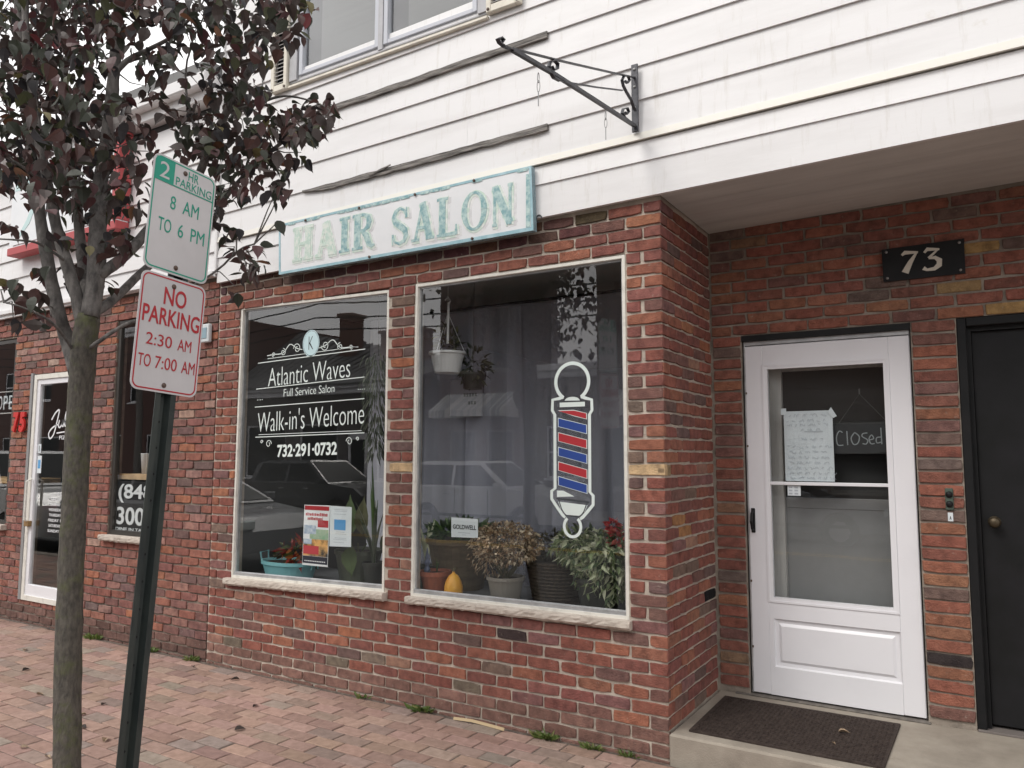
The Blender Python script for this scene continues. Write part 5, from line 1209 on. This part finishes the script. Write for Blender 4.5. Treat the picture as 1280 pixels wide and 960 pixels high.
# ================================================================== TREE
TR = thing('street_tree', 'young pavement tree with mossy trunk and dark purple autumn leaves, left foreground', 'tree', (-1.95, -1.95, 0))
TY = -1.95
def br(name, pts, r0, r1, m, n=9, parent=TR, wob=0):
    P = [at(px, py, TY+dy) for px, py, dy in pts]
    Q = []; N = len(P)
    for i in range(N-1):
        p0 = P[max(i-1, 0)]; p1 = P[i]; p2 = P[i+1]; p3 = P[min(i+2, N-1)]
        for k in range(5):
            t = k/5; Q.append(.5*((2*p1)+(p2-p0)*t+(2*p0-5*p1+4*p2-p3)*t*t+(3*p1-p0-3*p2+p3)*t**3))
    Q.append(P[-1]); rad = [r0+(r1-r0)*i/(len(Q)-1) for i in range(len(Q))]
    rad = [q_*(1+.06*noise.noise(Vector((i*.7, r0*50, 0)))) for i, q_ in enumerate(rad)]
    mb = MB().tube(Q, rad, n)
    for i, v in enumerate(mb.v):
        v = V(v); k = noise.noise(v*22)*.0035; mb.v[i] = tuple(v+V((k, k*.7, 0)))
    part(name, mb, m, parent, smooth=True); return Q
base = at(84, 960, TY); 
q0 = MB(); Q = [V((base.x+.012, TY, -.02)), V((base.x+.006, TY, .06)), V((base.x, TY, base.z))]
tr_pts = Q+[at(84, 860, TY), at(87, 760, TY), at(90, 680, TY), at(95, 600, TY), at(98, 540, TY), at(101, 480, TY), at(106, 430, TY), at(111, 385, TY)]
rads = [.078, .060, .0545, .0535, .0525, .052, .052, .0515, .052, .054, .046]
Qs = []; Rs = []
for i in range(len(tr_pts)-1):
    for k in range(6): t = k/6; Qs.append(tr_pts[i].lerp(tr_pts[i+1], t)); Rs.append(rads[i]+(rads[i+1]-rads[i])*t)
q0.tube(Qs, Rs, 20)
for i, v in enumerate(q0.v):
    v = V(v); k = noise.noise(v*14)*.005+noise.noise(v*42)*.0025; dd = V((v.x-Qs[min(i//20, len(Qs)-1)].x, v.y-TY, 0)).normalized(); q0.v[i] = tuple(v+dd*k)
part('trunk', q0, M['bark'], TR, smooth=True)
B = []
B.append(br('branch', [(96, 468, 0), (84, 425, .0), (73, 390, -.05), (62, 340, -.08), (50, 270, -.10), (42, 200, -.12), (30, 110, -.12), (24, 40, -.12), (20, -80, -.1)], .034, .018, M['barklight']))
B.append(br('branch', [(106, 425, 0), (96, 372, -.04), (82, 325, -.08), (72, 290, -.1), (60, 230, -.15), (48, 170, -.2), (40, 110, -.2), (33, 60, -.2), (30, -60, -.2)], .030, .014, M['barklight']))
B.append(br('branch', [(112, 392, 0), (106, 345, .06), (100, 300, .1), (96, 250, .12), (85, 180, .18), (80, 100, .2), (95, 20, .25), (100, -80, .25)], .030, .012, M['barklight']))
B.append(br('branch', [(112, 396, 0), (120, 345, .02), (122, 290, .04), (124, 240, .06), (134, 175, .08), (141, 110, .1), (146, 50, .12), (150, -20, .14), (155, -100, .15)], .042, .020, M['barklight']))
B.append(br('branch', [(122, 345, .02), (146, 328, .1), (170, 305, .2), (192, 280, .32), (215, 262, .42), (245, 225, .5), (262, 185, .5), (283, 140, .5), (305, 100, .5), (325, 65, .5), (345, 20, .5), (360, -60, .5)], .027, .014, M['barklight']))
B.append(br('branch', [(114, 392, 0), (135, 380, .1), (155, 362, .2), (178, 340, .32), (205, 318, .44), (235, 305, .5), (260, 290, .55), (280, 250, .6), (310, 215, .65), (350, 180, .7), (390, 150, .75)], .024, .008, M['barklight']))
B.append(br('branch', [(112, 435, .0), (125, 426, .0), (145, 412, .05), (165, 402, .1), (185, 398, .2), (215, 372, .4), (250, 352, .5), (275, 335, .55), (300, 312, .55), (318, 305, .55)], .010, .004, M['barklight'], 6))
B.append(br('branch', [(143, 92, .1), (160, 75, .15), (185, 62, .2), (215, 45, .25), (250, 10, .3)], .015, .007, M['barklight'], 7))
B.append(br('branch', [(143, 85, .1), (175, 73, .2), (205, 78, .25), (235, 95, .3)], .009, .004, M['barklight'], 6))
B.append(br('branch', [(97, 450, 0), (80, 420, -.1), (60, 400, -.2), (30, 385, -.3), (5, 378, -.35)], .008, .003, M['barklight'], 6))
B.append(br('branch', [(80, 325, -.1), (50, 305, -.2), (20, 300, -.3), (-20, 298, -.35)], .007, .003, M['barklight'], 6))
B.append(br('branch', [(60, 230, -.15), (30, 210, -.25), (5, 195, -.3), (-30, 180, -.3)], .008, .004, M['barklight'], 6))
B.append(br('branch', [(260, 190, .5), (240, 150, .52), (232, 100, .54), (238, 60, .55), (255, 20, .55)], .008, .004, M['barklight'], 6))
B.append(br('branch', [(283, 140, .5), (320, 130, .55), (355, 120, .6), (395, 128, .62), (415, 140, .65)], .008, .003, M['barklight'], 6))
# clumps of foliage: px, py, rx, ry, dy, number
CL = [(20, 20, 60, 45, -.1, 150), (80, 15, 55, 45, .1, 150), (130, 10, 45, 40, .1, 80), (185, 12, 55, 24, .2, 90), (245, 8, 45, 30, .3, 80), (300, 20, 45, 35, .45, 85), (350, 18, 40, 30, .5, 75), (20, 80, 50, 40, -.15, 130), (75, 75, 50, 40, .0, 130), (120, 60, 30, 40, .1, 46),
      (15, 140, 40, 40, -.2, 110), (65, 135, 45, 40, -.1, 125), (110, 135, 30, 38, .1, 75), (150, 135, 20, 22, .1, 34), (160, 55, 20, 26, .15, 16), (195, 75, 32, 20, .2, 46), (225, 45, 25, 26, .3, 30), (240, 105, 14, 30, .4, 20), (20, 200, 40, 30, -.2, 80), (60, 200, 35, 30, -.1, 65), (105, 200, 40, 35, .05, 95), (150, 185, 22, 28, .1, 40),
      (190, 115, 14, 14, .2, 14), (210, 135, 9, 12, .2, 6), (270, 70, 26, 24, .45, 34), (318, 62, 34, 28, .5, 55), (362, 48, 16, 12, .55, 8), (280, 110, 30, 26, .5, 46), (310, 120, 34, 22, .55, 50), (250, 170, 35, 34, .5, 86), (295, 180, 40, 38, .55, 125), (340, 175, 34, 32, .6, 85), (375, 150, 26, 24, .65, 52), (402, 140, 18, 26, .65, 34), (395, 172, 12, 14, .65, 12),
      (335, 215, 26, 26, .6, 44), (350, 240, 12, 20, .6, 14), (290, 225, 30, 30, .55, 56), (270, 262, 12, 18, .5, 12), (160, 240, 26, 30, .1, 44), (120, 250, 30, 28, .1, 56), (85, 255, 24, 26, .0, 26), (50, 245, 22, 20, -.15, 18), (10, 232, 20, 12, -.25, 12),
      (130, 300, 20, 20, .1, 24), (155, 300, 18, 22, .15, 22), (70, 300, 14, 22, -.05, 16), (98, 320, 12, 24, .05, 10), (15, 285, 12, 12, -.25, 7), (55, 335, 10, 16, -.1, 9), (12, 355, 12, 14, -.3, 8), (35, 370, 16, 14, -.25, 12), (20, 400, 10, 8, -.3, 4), (60, 395, 14, 14, -.1, 8), (85, 345, 12, 14, .0, 7), (138, 352, 9, 9, .1, 5),
      (288, 290, 12, 14, .55, 10), (315, 320, 16, 20, .55, 22), (312, 335, 18, 14, .55, 12), (294, 362, 9, 9, .55, 3), (345, 280, 5, 5, .6, 1), (290, 310, 20, 6, .55, 5), (375, 195, 10, 10, .65, 5), (180, 165, 14, 12, .2, 12), (193, 190, 8, 8, .25, 4), (176, 210, 7, 10, .2, 5),
      (60, -60, 110, 60, 0, 260), (200, -60, 100, 60, .3, 220), (330, -50, 80, 50, .5, 130), (-60, 60, 50, 100, -.3, 160), (-50, 200, 40, 60, -.3, 70)]
rnd = random.Random(77); LV = []
allb = [q_ for b in B for q_ in b]
for px, py, rx, ry, dy, n in CL:
    for _ in range(int(n*1.05)):
        while True:
            a, b = rnd.uniform(-1, 1), rnd.uniform(-1, 1)
            if a*a+b*b < 1: break
        p = at(px+a*rx, py+b*ry, TY+dy+rnd.gauss(0, .16) if n > 12 else TY+dy+rnd.gauss(0, .05))
        ln = rnd.uniform(.048, .080); az = rnd.uniform(0, 2*pi); d = V((cos(az)*.55, sin(az)*.55, rnd.uniform(-1.3, .15)))
        nrm = V((cos(az), sin(az), rnd.uniform(.1, 1))) if rnd.random() < .6 else V((rnd.uniform(-1, 1), rnd.uniform(-1, 1), rnd.uniform(-.2, 1)))
        LV.append((p, d, nrm, ln, ln*rnd.uniform(.55, .78), rnd.uniform(.02, .4), rnd.uniform(.05, .45)))
def lsize(L_):
    q = px_depth(L_[0]); return L_[3]/q[2] if q and -5 < q[0] < 440 and -5 < q[1] < 380 else 0
order = sorted(range(len(LV)), key=lambda i: -lsize(LV[i])); single = set(order[:300]); rest = MB(); variants = []
for k in range(12):
    mb = MB(); rr2 = random.Random(k); mb.leaf(V((0, 0, 0)), V((0, 0, -1)), V((0, -1, 0)), .075, .052, fold=rr2.uniform(.05, .5), curl=rr2.uniform(.05, .45)); variants.append(mb.mesh('leaf', M['leaf']))
for i, L_ in enumerate(LV):
    if i in single:
        o = bpy.data.objects.new('leaf', variants[i % 12]); z = -L_[1].normalized(); x = z.cross(L_[2]); x.normalize(); y = z.cross(x)
        k = L_[3]/.075; Mx = Matrix(((x.x*k, y.x*k, z.x*k, L_[0].x), (x.y*k, y.y*k, z.y*k, L_[0].y), (x.z*k, y.z*k, z.z*k, L_[0].z), (0, 0, 0, 1)))
        link(o, TR); o.matrix_basis = Mx
    else: rest.leaf(L_[0], L_[1], L_[2], L_[3], L_[4], L_[5], L_[6])
part('foliage', rest, M['leaf'], TR, kind='stuff')
# twigs: connect clumps to the nearest branch point
q = MB()
for px, py, rx, ry, dy, n in CL:
    for _ in range(max(1, min(6, n//14))):
        p = at(px+rnd.uniform(-.6, .6)*rx, py+rnd.uniform(-.6, .6)*ry, TY+dy); nb = min(allb, key=lambda b: (b-p).length+(.4 if b.z > p.z+.1 else 0)); mid = nb.lerp(p, .5)+V((rnd.uniform(-.03, .03), rnd.uniform(-.03, .03), rnd.uniform(-.02, .05)))
        q.tube([nb, mid, p], [.0045, .003, .0018], 5, cap=False)
part('twigs', q, M['barklight'], TR, kind='stuff')

# ================================================================== SIGN POST
SP = thing('sign_post', 'dark green U-channel sign post leaning slightly, in front of the pizza shop', 'post', (-1.272, -2.142, 0))
pb = V((-1.272, -2.142, -.02)); lean = V((-1.272, -1.966, 2.70))-pb
prof = [(-.044, .0), (-.024, .0), (-.016, .030), (.016, .030), (.024, .0), (.044, .0), (.044, -.004), (.021, -.004), (.013, .026), (-.013, .026), (-.021, -.004), (-.044, -.004)]
q = MB(); n = len(prof); vs = []
ax = V((0, 1, 0)); ay = V((-1, 0, 0))          # open side faces the signs (+x)
for p in (pb, pb+lean): vs += [p+ax*a+ay*b for a, b in prof]
q.add(vs, [(i, (i+1) % n, (i+1) % n+n, i+n) for i in range(n)]+[tuple(range(n))[::-1], tuple(range(n, 2*n))]); part('channel', q, M['post'], SP)
q = MB()
for k in range(26):
    p = pb+lean*(.03+k*.037)+ay*.0258
    q.lathe([(.005, -.001), (.005, .001)], (0, 0, 0), 8); m_ = len(q.v)-16; q.v[m_:] = [tuple(p+V((-v[2], v[0], v[1]))) for v in q.v[m_:]]
part('bolt_holes', q, M['black'], SP)
def road_sign(name, label, c, tilt, build, edge):
    """12x18 in plate facing +x; local a to the right when facing it (= +y), b up"""
    W_, H_ = .1525, .2285; c = V(c); A = V((-.0956, .9936, -.0595+tilt)).normalized(); Bv = V((.006, .060-tilt, .998)).normalized(); Nn = A.cross(Bv).normalized()
    t = thing(name, label, 'parking sign', tuple(c)); FR = lambda a, b, d: tuple(c+A*a+Bv*b+Nn*d)
    def rr_rect(w_, h_, r_): 
        P = []
        for cx_, cy_, a0 in ((w_-r_, h_-r_, 0), (-w_+r_, h_-r_, 90), (-w_+r_, -h_+r_, 180), (w_-r_, -h_+r_, 270)): P += [(cx_+r_*cos(radians(a0+k*15)), cy_+r_*sin(radians(a0+k*15))) for k in range(7)]
        return P
    q = MB().prism(rr_rect(W_, H_, .032), FR, -.002, 0); part('plate', q, M['signwhite'], t)
    P = rr_rect(W_-.010, H_-.010, .026); q = MB().ribbon(P+[P[0]], .0055, FR, .0002, .0008); part('border', q, edge, t)
    build(t, FR)
    for b_ in (H_-.035, -H_+.030):
        q = MB().lathe([(.010, .0008), (.010, .003), (.006, .007), (.001, .008)], (0, 0, 0), 12); q.v = [FR(v[0]-.005, b_+v[1], v[2]) for v in q.v]; part('bolt', q, M['bolt'], t)
    return t
def top(t, FR):
    q = MB().prism([(-.140, .215), (-.055, .215), (-.055, .125), (-.140, .125)], FR, .0010, .0014); q.ribbon([(-.14, .125), (.14, .125)], .005, FR, .0009, .0016); part('green_block', q, M['signgreen'], t)
    q = text_mb('2', (-.122, -.077, .138, .202), FR, .0016, .0022, bold=.0); part('numeral', q, M['signwhite'], t)
    for tx in ((('HR', .012, .062, .172, .208),), (('PARKING', -.045, .132, .132, .166),), (('8', -.060, -.035, .028, .082), ('AM', .0, .078, .028, .082)), (('TO', -.105, -.045, -.072, -.018), ('6', -.012, .013, -.072, -.018), ('PM', .050, .118, -.072, -.018))):
        for w_ in tx: part('word', text_mb(w_[0], w_[1:], FR, .001, .0018, bold=-.002), M['signgreen'], t)
def low(t, FR):
    for w_ in (('NO', -.045, .060, .115, .185), ('PARKING', -.132, .134, .032, .100), ('2:30', -.105, .012, -.052, -.006), ('AM', .040, .105, -.052, -.006), ('TO', -.130, -.075, -.138, -.090), ('7:00', -.055, .045, -.138, -.090), ('AM', .068, .132, -.138, -.090)):
        part('word', text_mb(w_[0], w_[1:], FR, .001, .0018, bold=.012 if w_[3] > 0 else -.001), M['signred'], t)
road_sign('parking_sign', 'green and white 2 HR PARKING sign, the upper plate on the leaning post', (-1.258, -1.999, 2.477), 0.0, top, M['signgreen'])
road_sign('parking_sign', 'red and white NO PARKING sign, the lower plate on the leaning post', (-1.259, -2.027, 2.009), 0.0, low, M['signred'])

# ================================================================== ACROSS THE STREET (seen in the glass)
GZ = -.24
def facade(name, label, x0, x1, h, col, col2, wins, door=None, trim=None, dep=9, y0=-19, brickish=False, roof='flat', seed=0, awn=None):
    t = thing(name, label, 'building', ((x0+x1)/2, y0, GZ)); m = mat(name+'_wall%d' % seed, col, .9, col2, 6, .3, 40, stretch=(1, 1, 6) if brickish else (1, 1, 1))
    q = MB(); holes = [(a, b, c, d) for a, b, c, d in wins]+([door] if door else [])
    holes_faces(q, x0, x1, GZ, h, holes, lambda a, b, d: (a, y0+d, b), .18)
    q.add([(x0, y0-.19, GZ), (x1, y0-.19, GZ), (x1, y0-.19, h), (x0, y0-.19, h)], [(3, 2, 1, 0)])
    q.add([(x0, y0, GZ), (x0, y0-dep, GZ), (x0, y0-dep, h), (x0, y0, h), (x1, y0, GZ), (x1, y0-dep, GZ), (x1, y0-dep, h), (x1, y0, h)], [(0, 1, 2, 3), (7, 6, 5, 4), (1, 5, 6, 2), (3, 2, 6, 7)])
    part('wall', q, m, t)
    for a, b, c, d in wins:
        q, I = quad_frame([(a+.01, d-.01), (b-.01, d-.01), (b-.01, c+.01), (a+.01, c+.01)], .07, y0-.09, y0-.05); 
        if d-c < 2: q.box(a+.08, b-.08, y0-.09, y0-.055, (c+d)/2-.03, (c+d)/2+.03)
        W = part('window', q, trim or M['white'], t); q = MB().box(a+.06, b-.06, y0-.085, y0-.080, c+.06, d-.06); part('pane', q, M['carglass'], W)
        q = MB().box(a-.06, b+.06, y0-.02, y0+.08, c-.08, c, .01); part('sill', q, trim or M['white'], W)
    if door:
        a, b, c, d = door; q = MB().box(a+.02, b-.02, y0-.12, y0-.06, c, d-.02, .01); D_ = part('door', q, trim or M['white'], t); q = MB().box(a+.2, b-.2, y0-.058, y0-.054, c+1.0, d-.3); part('pane', q, M['carglass'], D_)
    q = MB().box(x0-.1, x1+.1, y0-.4, y0+.22, h-.12, h+.14, .03); q.box(x0-.05, x1+.05, y0-.3, y0+.12, h-.34, h-.12, .02); part('cornice', q, trim or M['white'], t)
    if awn:
        a, b, z = awn; q = MB(); q.add([(a, y0+.02, z+.7), (b, y0+.02, z+.7), (b, y0+1.1, z+.05), (a, y0+1.1, z+.05), (a, y0+1.1, z-.2), (b, y0+1.1, z-.2), (a, y0+.02, z-.2), (b, y0+.02, z-.2)], [(0, 1, 2, 3), (3, 2, 5, 4), (0, 3, 4, 6), (1, 7, 5, 2)])
        part('awning', q, mat('awning_stripe%d' % seed, (.70, .68, .65), .8, (.30, .32, .33), 1.5, stretch=(6, .01, .01), fac=(.48, .52)), t)
    return t
b1 = facade('corner_building', 'grey building with ribbed sloping roof across the street, left of the reflection', -27.5, -17.2, 4.4, (.16, .15, .145), (.11, .10, .10), [(-26.5, -24, .6, 2.9), (-23.2, -21, .6, 2.9), (-18.9, -17.8, .6, 2.9)], (-20.5, -19.4, GZ, 2.5), seed=1)
q = MB()
for k in range(26):
    x0 = -27.7+k*.41; zt = 7.7-(k*.41)*.20
    q.add([(x0, -18.7, 4.5), (x0+.37, -18.7, 4.5), (x0+.37, -23, zt), (x0, -23, zt), (x0, -18.7, 4.42), (x0+.37, -18.7, 4.42), (x0+.37, -23, zt-.1), (x0, -23, zt-.1)], [(0, 1, 2, 3), (7, 6, 5, 4), (0, 4, 5, 1), (1, 5, 6, 2), (3, 7, 4, 0), (2, 6, 7, 3)])
q.box(-27.6, -17.1, -28, -22.9, 4.4, 5.6); RF = part('ribbed_roof', q, mat('rib_roof', (.12, .12, .125), .6, (.2, .2, .2), 5), b1)
for x, w_, z in ((-23.2, .75, 7.9), (-20.9, .45, 6.9), (-18.9, .18, 6.9)): q = MB().box(x-w_/2, x+w_/2, -22.4, -21.6, 4.6, z, .03); q.box(x-w_/2-.08, x+w_/2+.08, -22.5, -21.5, z, z+.14, .02); part('chimney', q, mat('chimney%d' % int(-x), (.2, .12, .10), .9), RF)
facade('low_building', 'low brick building in the gap across the street', -17.0, -15.95, 4.9, (.17, .09, .07), (.12, .07, .06), [(-16.8, -16.2, 1, 2.8)], seed=2, dep=12, y0=-20.5)
facade('tall_building', 'tall dark brick building with pale striped awning across the street', -15.85, -12.2, 8.9, (.12, .07, .06), (.09, .055, .05), [(-15.4, -14.2, .5, 2.5), (-13.8, -12.6, .5, 2.5), (-15.3, -14.4, 4.6, 6.4), (-13.6, -12.7, 4.6, 6.4)], None, M['taupe'], seed=3, brickish=True, dep=2.5, awn=(-15.5, -12.4, 3.1))
facade('low_building', 'single-storey pale shop between the two tall buildings across the street', -12.1, -9.5, 4.6, (.24, .22, .20), (.18, .17, .15), [(-11.6, -10.2, .8, 2.6)], seed=4, y0=-19.5, dep=4)
facade('tall_building', 'tall brown building across the street facing the entry', -9.4, 1.5, 9.4, (.13, .09, .07), (.10, .07, .06), [(-9.0, -6.9, .5, 2.6), (-6.4, -4.4, .5, 2.6), (-2.6, -.4, .5, 2.6), (-8.6, -7.7, 4.5, 6.4), (-6.9, -6.0, 4.5, 6.4), (-5.2, -4.3, 4.5, 6.4), (-2.8, -1.9, 4.5, 6.4), (-.8, .1, 4.5, 6.4)], (-4.1, -3.0, GZ, 2.4), M['taupe'], seed=5, brickish=True, dep=2.5, awn=(-8.8, -4.6, 3.0))
facade('tall_building', 'cream building across the street, farthest right', 1.6, 12, 7.6, (.34, .31, .27), (.28, .26, .22), [(2.2, 4.5, .5, 2.6), (5.2, 7.8, .5, 2.6), (2.6, 3.6, 4.2, 5.8), (5.2, 6.2, 4.2, 5.8), (8, 9, 4.2, 5.8)], (8.6, 9.7, GZ, 2.4), seed=6)
facade('tall_building', 'dark red building across the street, farthest left', -40, -27.8, 7.9, (.15, .08, .07), (.10, .06, .055), [(-39, -36, .5, 2.6), (-34, -31, .5, 2.6), (-38.5, -37.4, 4.2, 6), (-35.5, -34.4, 4.2, 6), (-32, -31, 4.2, 6)], None, seed=7, brickish=True)
facade('tall_building', 'long dark brick building across the street beyond the farthest left one', -62, -40.2, 11, (.13, .075, .065), (.09, .055, .05), [(-60+4*k, -57.8+4*k, .5, 2.6) for k in range(5)]+[(-60+4*k, -58.8+4*k, 4.6, 6.4) for k in range(5)], None, seed=8, brickish=True)
facade('tall_building', 'grey building closing the far end of the street view', -95, -62.2, 13, (.14, .13, .125), (.10, .095, .09), [(-90+5*k, -87+5*k, .5, 2.6) for k in range(5)]+[(-90+5*k, -88+5*k, 5, 7) for k in range(5)], None, seed=9)
for k, (z, y) in enumerate(((6.3, -16.6), (6.75, -16.7), (7.3, -16.8))):
    q = MB().tube([(x, y, z-.55*sin(pi*((x+44) % 24)/24)) for x in range(-44, 17, 2)], .028, 5, cap=False); tag(part('overhead_wire', q, M['black']), ('lowest', 'middle', 'highest')[k]+' of the three wires strung along the far side of the street', 'wire')
for x in (-31, 5):
    t = thing('utility_pole', 'wooden utility pole on the far pavement, '+('left' if x < 0 else 'right')+' one', 'pole', (x, -16.7, GZ)); q = MB().tube([(x, -16.7, GZ), (x, -16.7, 9.6)], [.16, .11], 12); part('pole', q, M['oldwood'], t); q = MB().box(x-.06, x+.06, -17.6, -15.8, 8.92, 9.04, .01); part('cross_arm', q, M['oldwood'], t)
def car(name, label, pos, rz, paint, kind, GZc):
    t = thing(name, label, 'car', (pos[0], pos[1], GZc)); R_ = Matrix.Rotation(rz, 3, 'Z'); W2 = .92
    tr_ = lambda v: tuple(R_ @ V(v)+V((pos[0], pos[1], GZc)))
    if kind == 'suv': low_ = [(-2.3, .45), (-2.32, .85), (-2.2, 1.08), (1.0, 1.08), (2.0, .98), (2.28, .78), (2.3, .42)]; top_ = [(-2.15, 1.08), (-1.98, 1.62), (-1.5, 1.73), (.1, 1.72), (1.0, 1.09)]
    elif kind == 'pickup': low_ = [(-2.8, .55), (-2.8, 1.12), (-.9, 1.12), (1.1, 1.14), (2.4, 1.06), (2.7, .85), (2.7, .5)]; top_ = [(-.9, 1.13), (-.75, 1.75), (-.4, 1.82), (.6, 1.80), (1.25, 1.15)]
    else: low_ = [(-2.3, .40), (-2.32, .75), (-2.2, .95), (-1.5, .98), (1.0, .95), (2.0, .82), (2.25, .62), (2.28, .35)]; top_ = [(-1.75, .97), (-1.05, 1.36), (-.5, 1.43), (.1, 1.40), (1.05, .96)]
    L_ = low_[-1][0]; q = MB(); wx = (-1.4*L_/2.3, 1.42*L_/2.3); wr = .36
    bot = [(L_, .32)]
    for cxw in reversed(wx): bot += [(cxw+.42*cos(radians(a)), .30+.42*sin(radians(a))) for a in range(0, 181, 20)]
    bot += [(low_[0][0], .32)]
    prof_ = low_+bot
    secs = [(-W2*.93, .97), (-W2, 1.0), (-W2*.96, 1.0)]
    def loft(P, ys, mb):
        n = len(P); cxm = sum(p[0] for p in P)/n; o0 = len(mb.v); vs = []
        for y_, k, zt in ys: vs += [tr_((cxm+(x-cxm)*k, y_*(1), z)) for x, z in P]
        fs = [(i*n+a, i*n+(a+1) % n, (i+1)*n+(a+1) % n, (i+1)*n+a) for i in range(len(ys)-1) for a in range(n)]
        fs += [tuple(range(n))[::-1], tuple((len(ys)-1)*n+a for a in range(n))]; mb.add(vs, fs)
    loft(prof_, [(-W2, .985, 0), (-W2*.9, 1, 0), (W2*.9, 1, 0), (W2, .985, 0)], q)
    # cabin with tumblehome
    n = len(top_); z0 = top_[0][1]; zt = max(z for _, z in top_)
    wid = lambda z: W2*.97-(z-z0)/(zt-z0)*.17
    vs = [tr_((x, -wid(z), z)) for x, z in top_]+[tr_((x, wid(z), z)) for x, z in top_]
    q.add(vs, [tuple(range(n)), tuple(range(n, 2*n))[::-1]]+[(i, i+n, i+1+n, i+1) for i in range(n-1)])
    part('body', q, paint, t)
    for s_ in (-1, 1):
        for dx_ in (-.55, .42):
            q = MB(); zz0, zz1 = .42, low_[2][1]-.03; q.add([tr_((dx_+a_, s_*(W2+.002), z_)) for a_, z_ in ((0, zz0), (.018, zz0), (.018, zz1), (0, zz1))]+[tr_((dx_+a_, s_*(W2-.02), z_)) for a_, z_ in ((0, zz0), (.018, zz0), (.018, zz1), (0, zz1))], [(0, 1, 2, 3), (7, 6, 5, 4), (0, 4, 5, 1), (2, 6, 7, 3)]); part('door_seam', q, M['tyre'], t)
            q = MB().box(-.09, .09, 0, .03, -.015, .015, .005); q.v = [tr_((dx_-.22+v[0], s_*(W2+v[1]), low_[2][1]-.14+v[2])) for v in q.v]; part('door_handle', q, M['rim'], t)
        q = MB().box(low_[0][0]+.5, L_-.5, -.01, .02, .40, .47, .01); q.v = [tr_((v[0], s_*(W2+v[1]), v[2])) for v in q.v]; part('side_trim', q, M['tyre'], t)
        xa, za = top_[0]; xb, zb = top_[1]; xc, zc = top_[3]; xd, zd = top_[4]; lo_, hi = z0+.05, zt-.10
        lx = lambda z: xa+(xb-xa)*(z-za)/(zb-za) if z < zb else xb+.1
        rx = lambda z: xd+(xc-xd)*(z-zd)/(zc-zd)
        mids = [lx(lo_)+.15, (lx(lo_)+rx(lo_))/2-.05, rx(lo_)-.18]
        for a0, a1, b0, b1 in ((mids[0], mids[1]-.04, lx(hi)+.14, mids[1]-.04), (mids[1]+.04, mids[2], mids[1]+.04, rx(hi)-.12)):
            Q4 = [(a0, lo_), (a1, lo_), (b1, hi), (b0, hi)]; q = MB(); q.add([tr_((x, s_*(wid(z)+.004), z)) for x, z in Q4]+[tr_((x, s_*(wid(z)-.01), z)) for x, z in Q4], [(0, 1, 2, 3), (7, 6, 5, 4)]+[(i, (i+1) % 4+0, (i+1) % 4+4, i+4) for i in range(4)]); part('side_window', q, M['carglass'], t)
        for cxw in wx:
            wq = MB().lathe([(.20, -.1), (wr-.03, -.11), (wr, -.08), (wr, .08), (wr-.03, .11), (.20, .1)], (0, 0, 0), 24); wq.v = [tr_((cxw+v[0], s_*(W2-.10)+v[2], wr-.03+v[1])) for v in wq.v]; wl = part('wheel', wq, M['tyre'], t)
            wq = MB().lathe([(.215, -.112), (.215, .112)], (0, 0, 0), 10); wq.v = [tr_((cxw+v[0], s_*(W2-.10)+v[2], wr-.03+v[1])) for v in wq.v]; part('rim', wq, M['rim'], wl)
        xf = L_; q = MB().box(0, .06, -.16, .16, -.07, .07, .02); q.v = [tr_((xf-.08+v[0], s_*.66+v[1], .72+v[2])) for v in q.v]; part('headlight', q, M['decal'], t)
        q = MB().box(0, .06, -.12, .12, -.10, .10, .02); q.v = [tr_((low_[1][0]-.01+v[0], s_*.70+v[1], .84+v[2])) for v in q.v]; part('tail_light', q, M['red'], t)
        q = MB().box(-.07, .07, 0, .18, -.06, .06, .02); q.v = [tr_((top_[4][0]-.25+v[0], s_*(W2-.02)+v[1]*s_, z0+.08+v[2])) for v in q.v]; part('mirror', q, paint, t)
    # windscreen and rear glass
    for (xa, za), (xb, zb), nm in ((top_[4], top_[3], 'windscreen'), (top_[0], top_[1], 'rear_window')):
        q = MB(); sgn = 1 if nm == 'windscreen' else -1; vs = []
        for tt in (.08, .92):
            x = xa+(xb-xa)*tt; z = za+(zb-za)*tt
            for s_ in (-1, 1): vs += [tr_((x+sgn*.012, s_*(wid(z)-.08), z+.006)), tr_((x-sgn*.02, s_*(wid(z)-.08), z-.012))]
        q.add(vs, [(0, 2, 6, 4), (1, 5, 7, 3), (0, 1, 3, 2), (4, 6, 7, 5), (0, 4, 5, 1), (2, 3, 7, 6)]); part(nm, q, M['carglass'], t)
paint = lambda n_, c: mat(n_, c, .28, metal=.2, coat=.6)
M['carwin'] = M['carglass']
car('parked_car', 'dark sport utility car parked across the street, reflected in the lettered window', (-15.0, -12.4, 0), pi*0, paint('paint_dark', (.05, .052, .056)), 'suv', -.30)
car('parked_car', 'white sport utility car parked across the street, reflected in the barber pole window', (-9.1, -12.3, 0), pi*0, paint('paint_white', (.72, .72, .72)), 'suv', -.30)
car('parked_car', 'silver car parked at the near kerb left of the sign post', (-9.9, -4.25, 0), pi*0, paint('paint_silver', (.22, .225, .23)), 'sedan', -.175)
car('parked_car', 'white pickup parked at the near kerb, farthest left', (-15.2, -4.05, 0), pi*0, paint('paint_white2', (.65, .65, .64)), 'pickup', -.175)
car('parked_car', 'grey sedan parked across the street opposite the entry', (-2.6, -12.3, 0), pi*0, paint('paint_grey', (.2, .21, .23)), 'sedan', -.30)
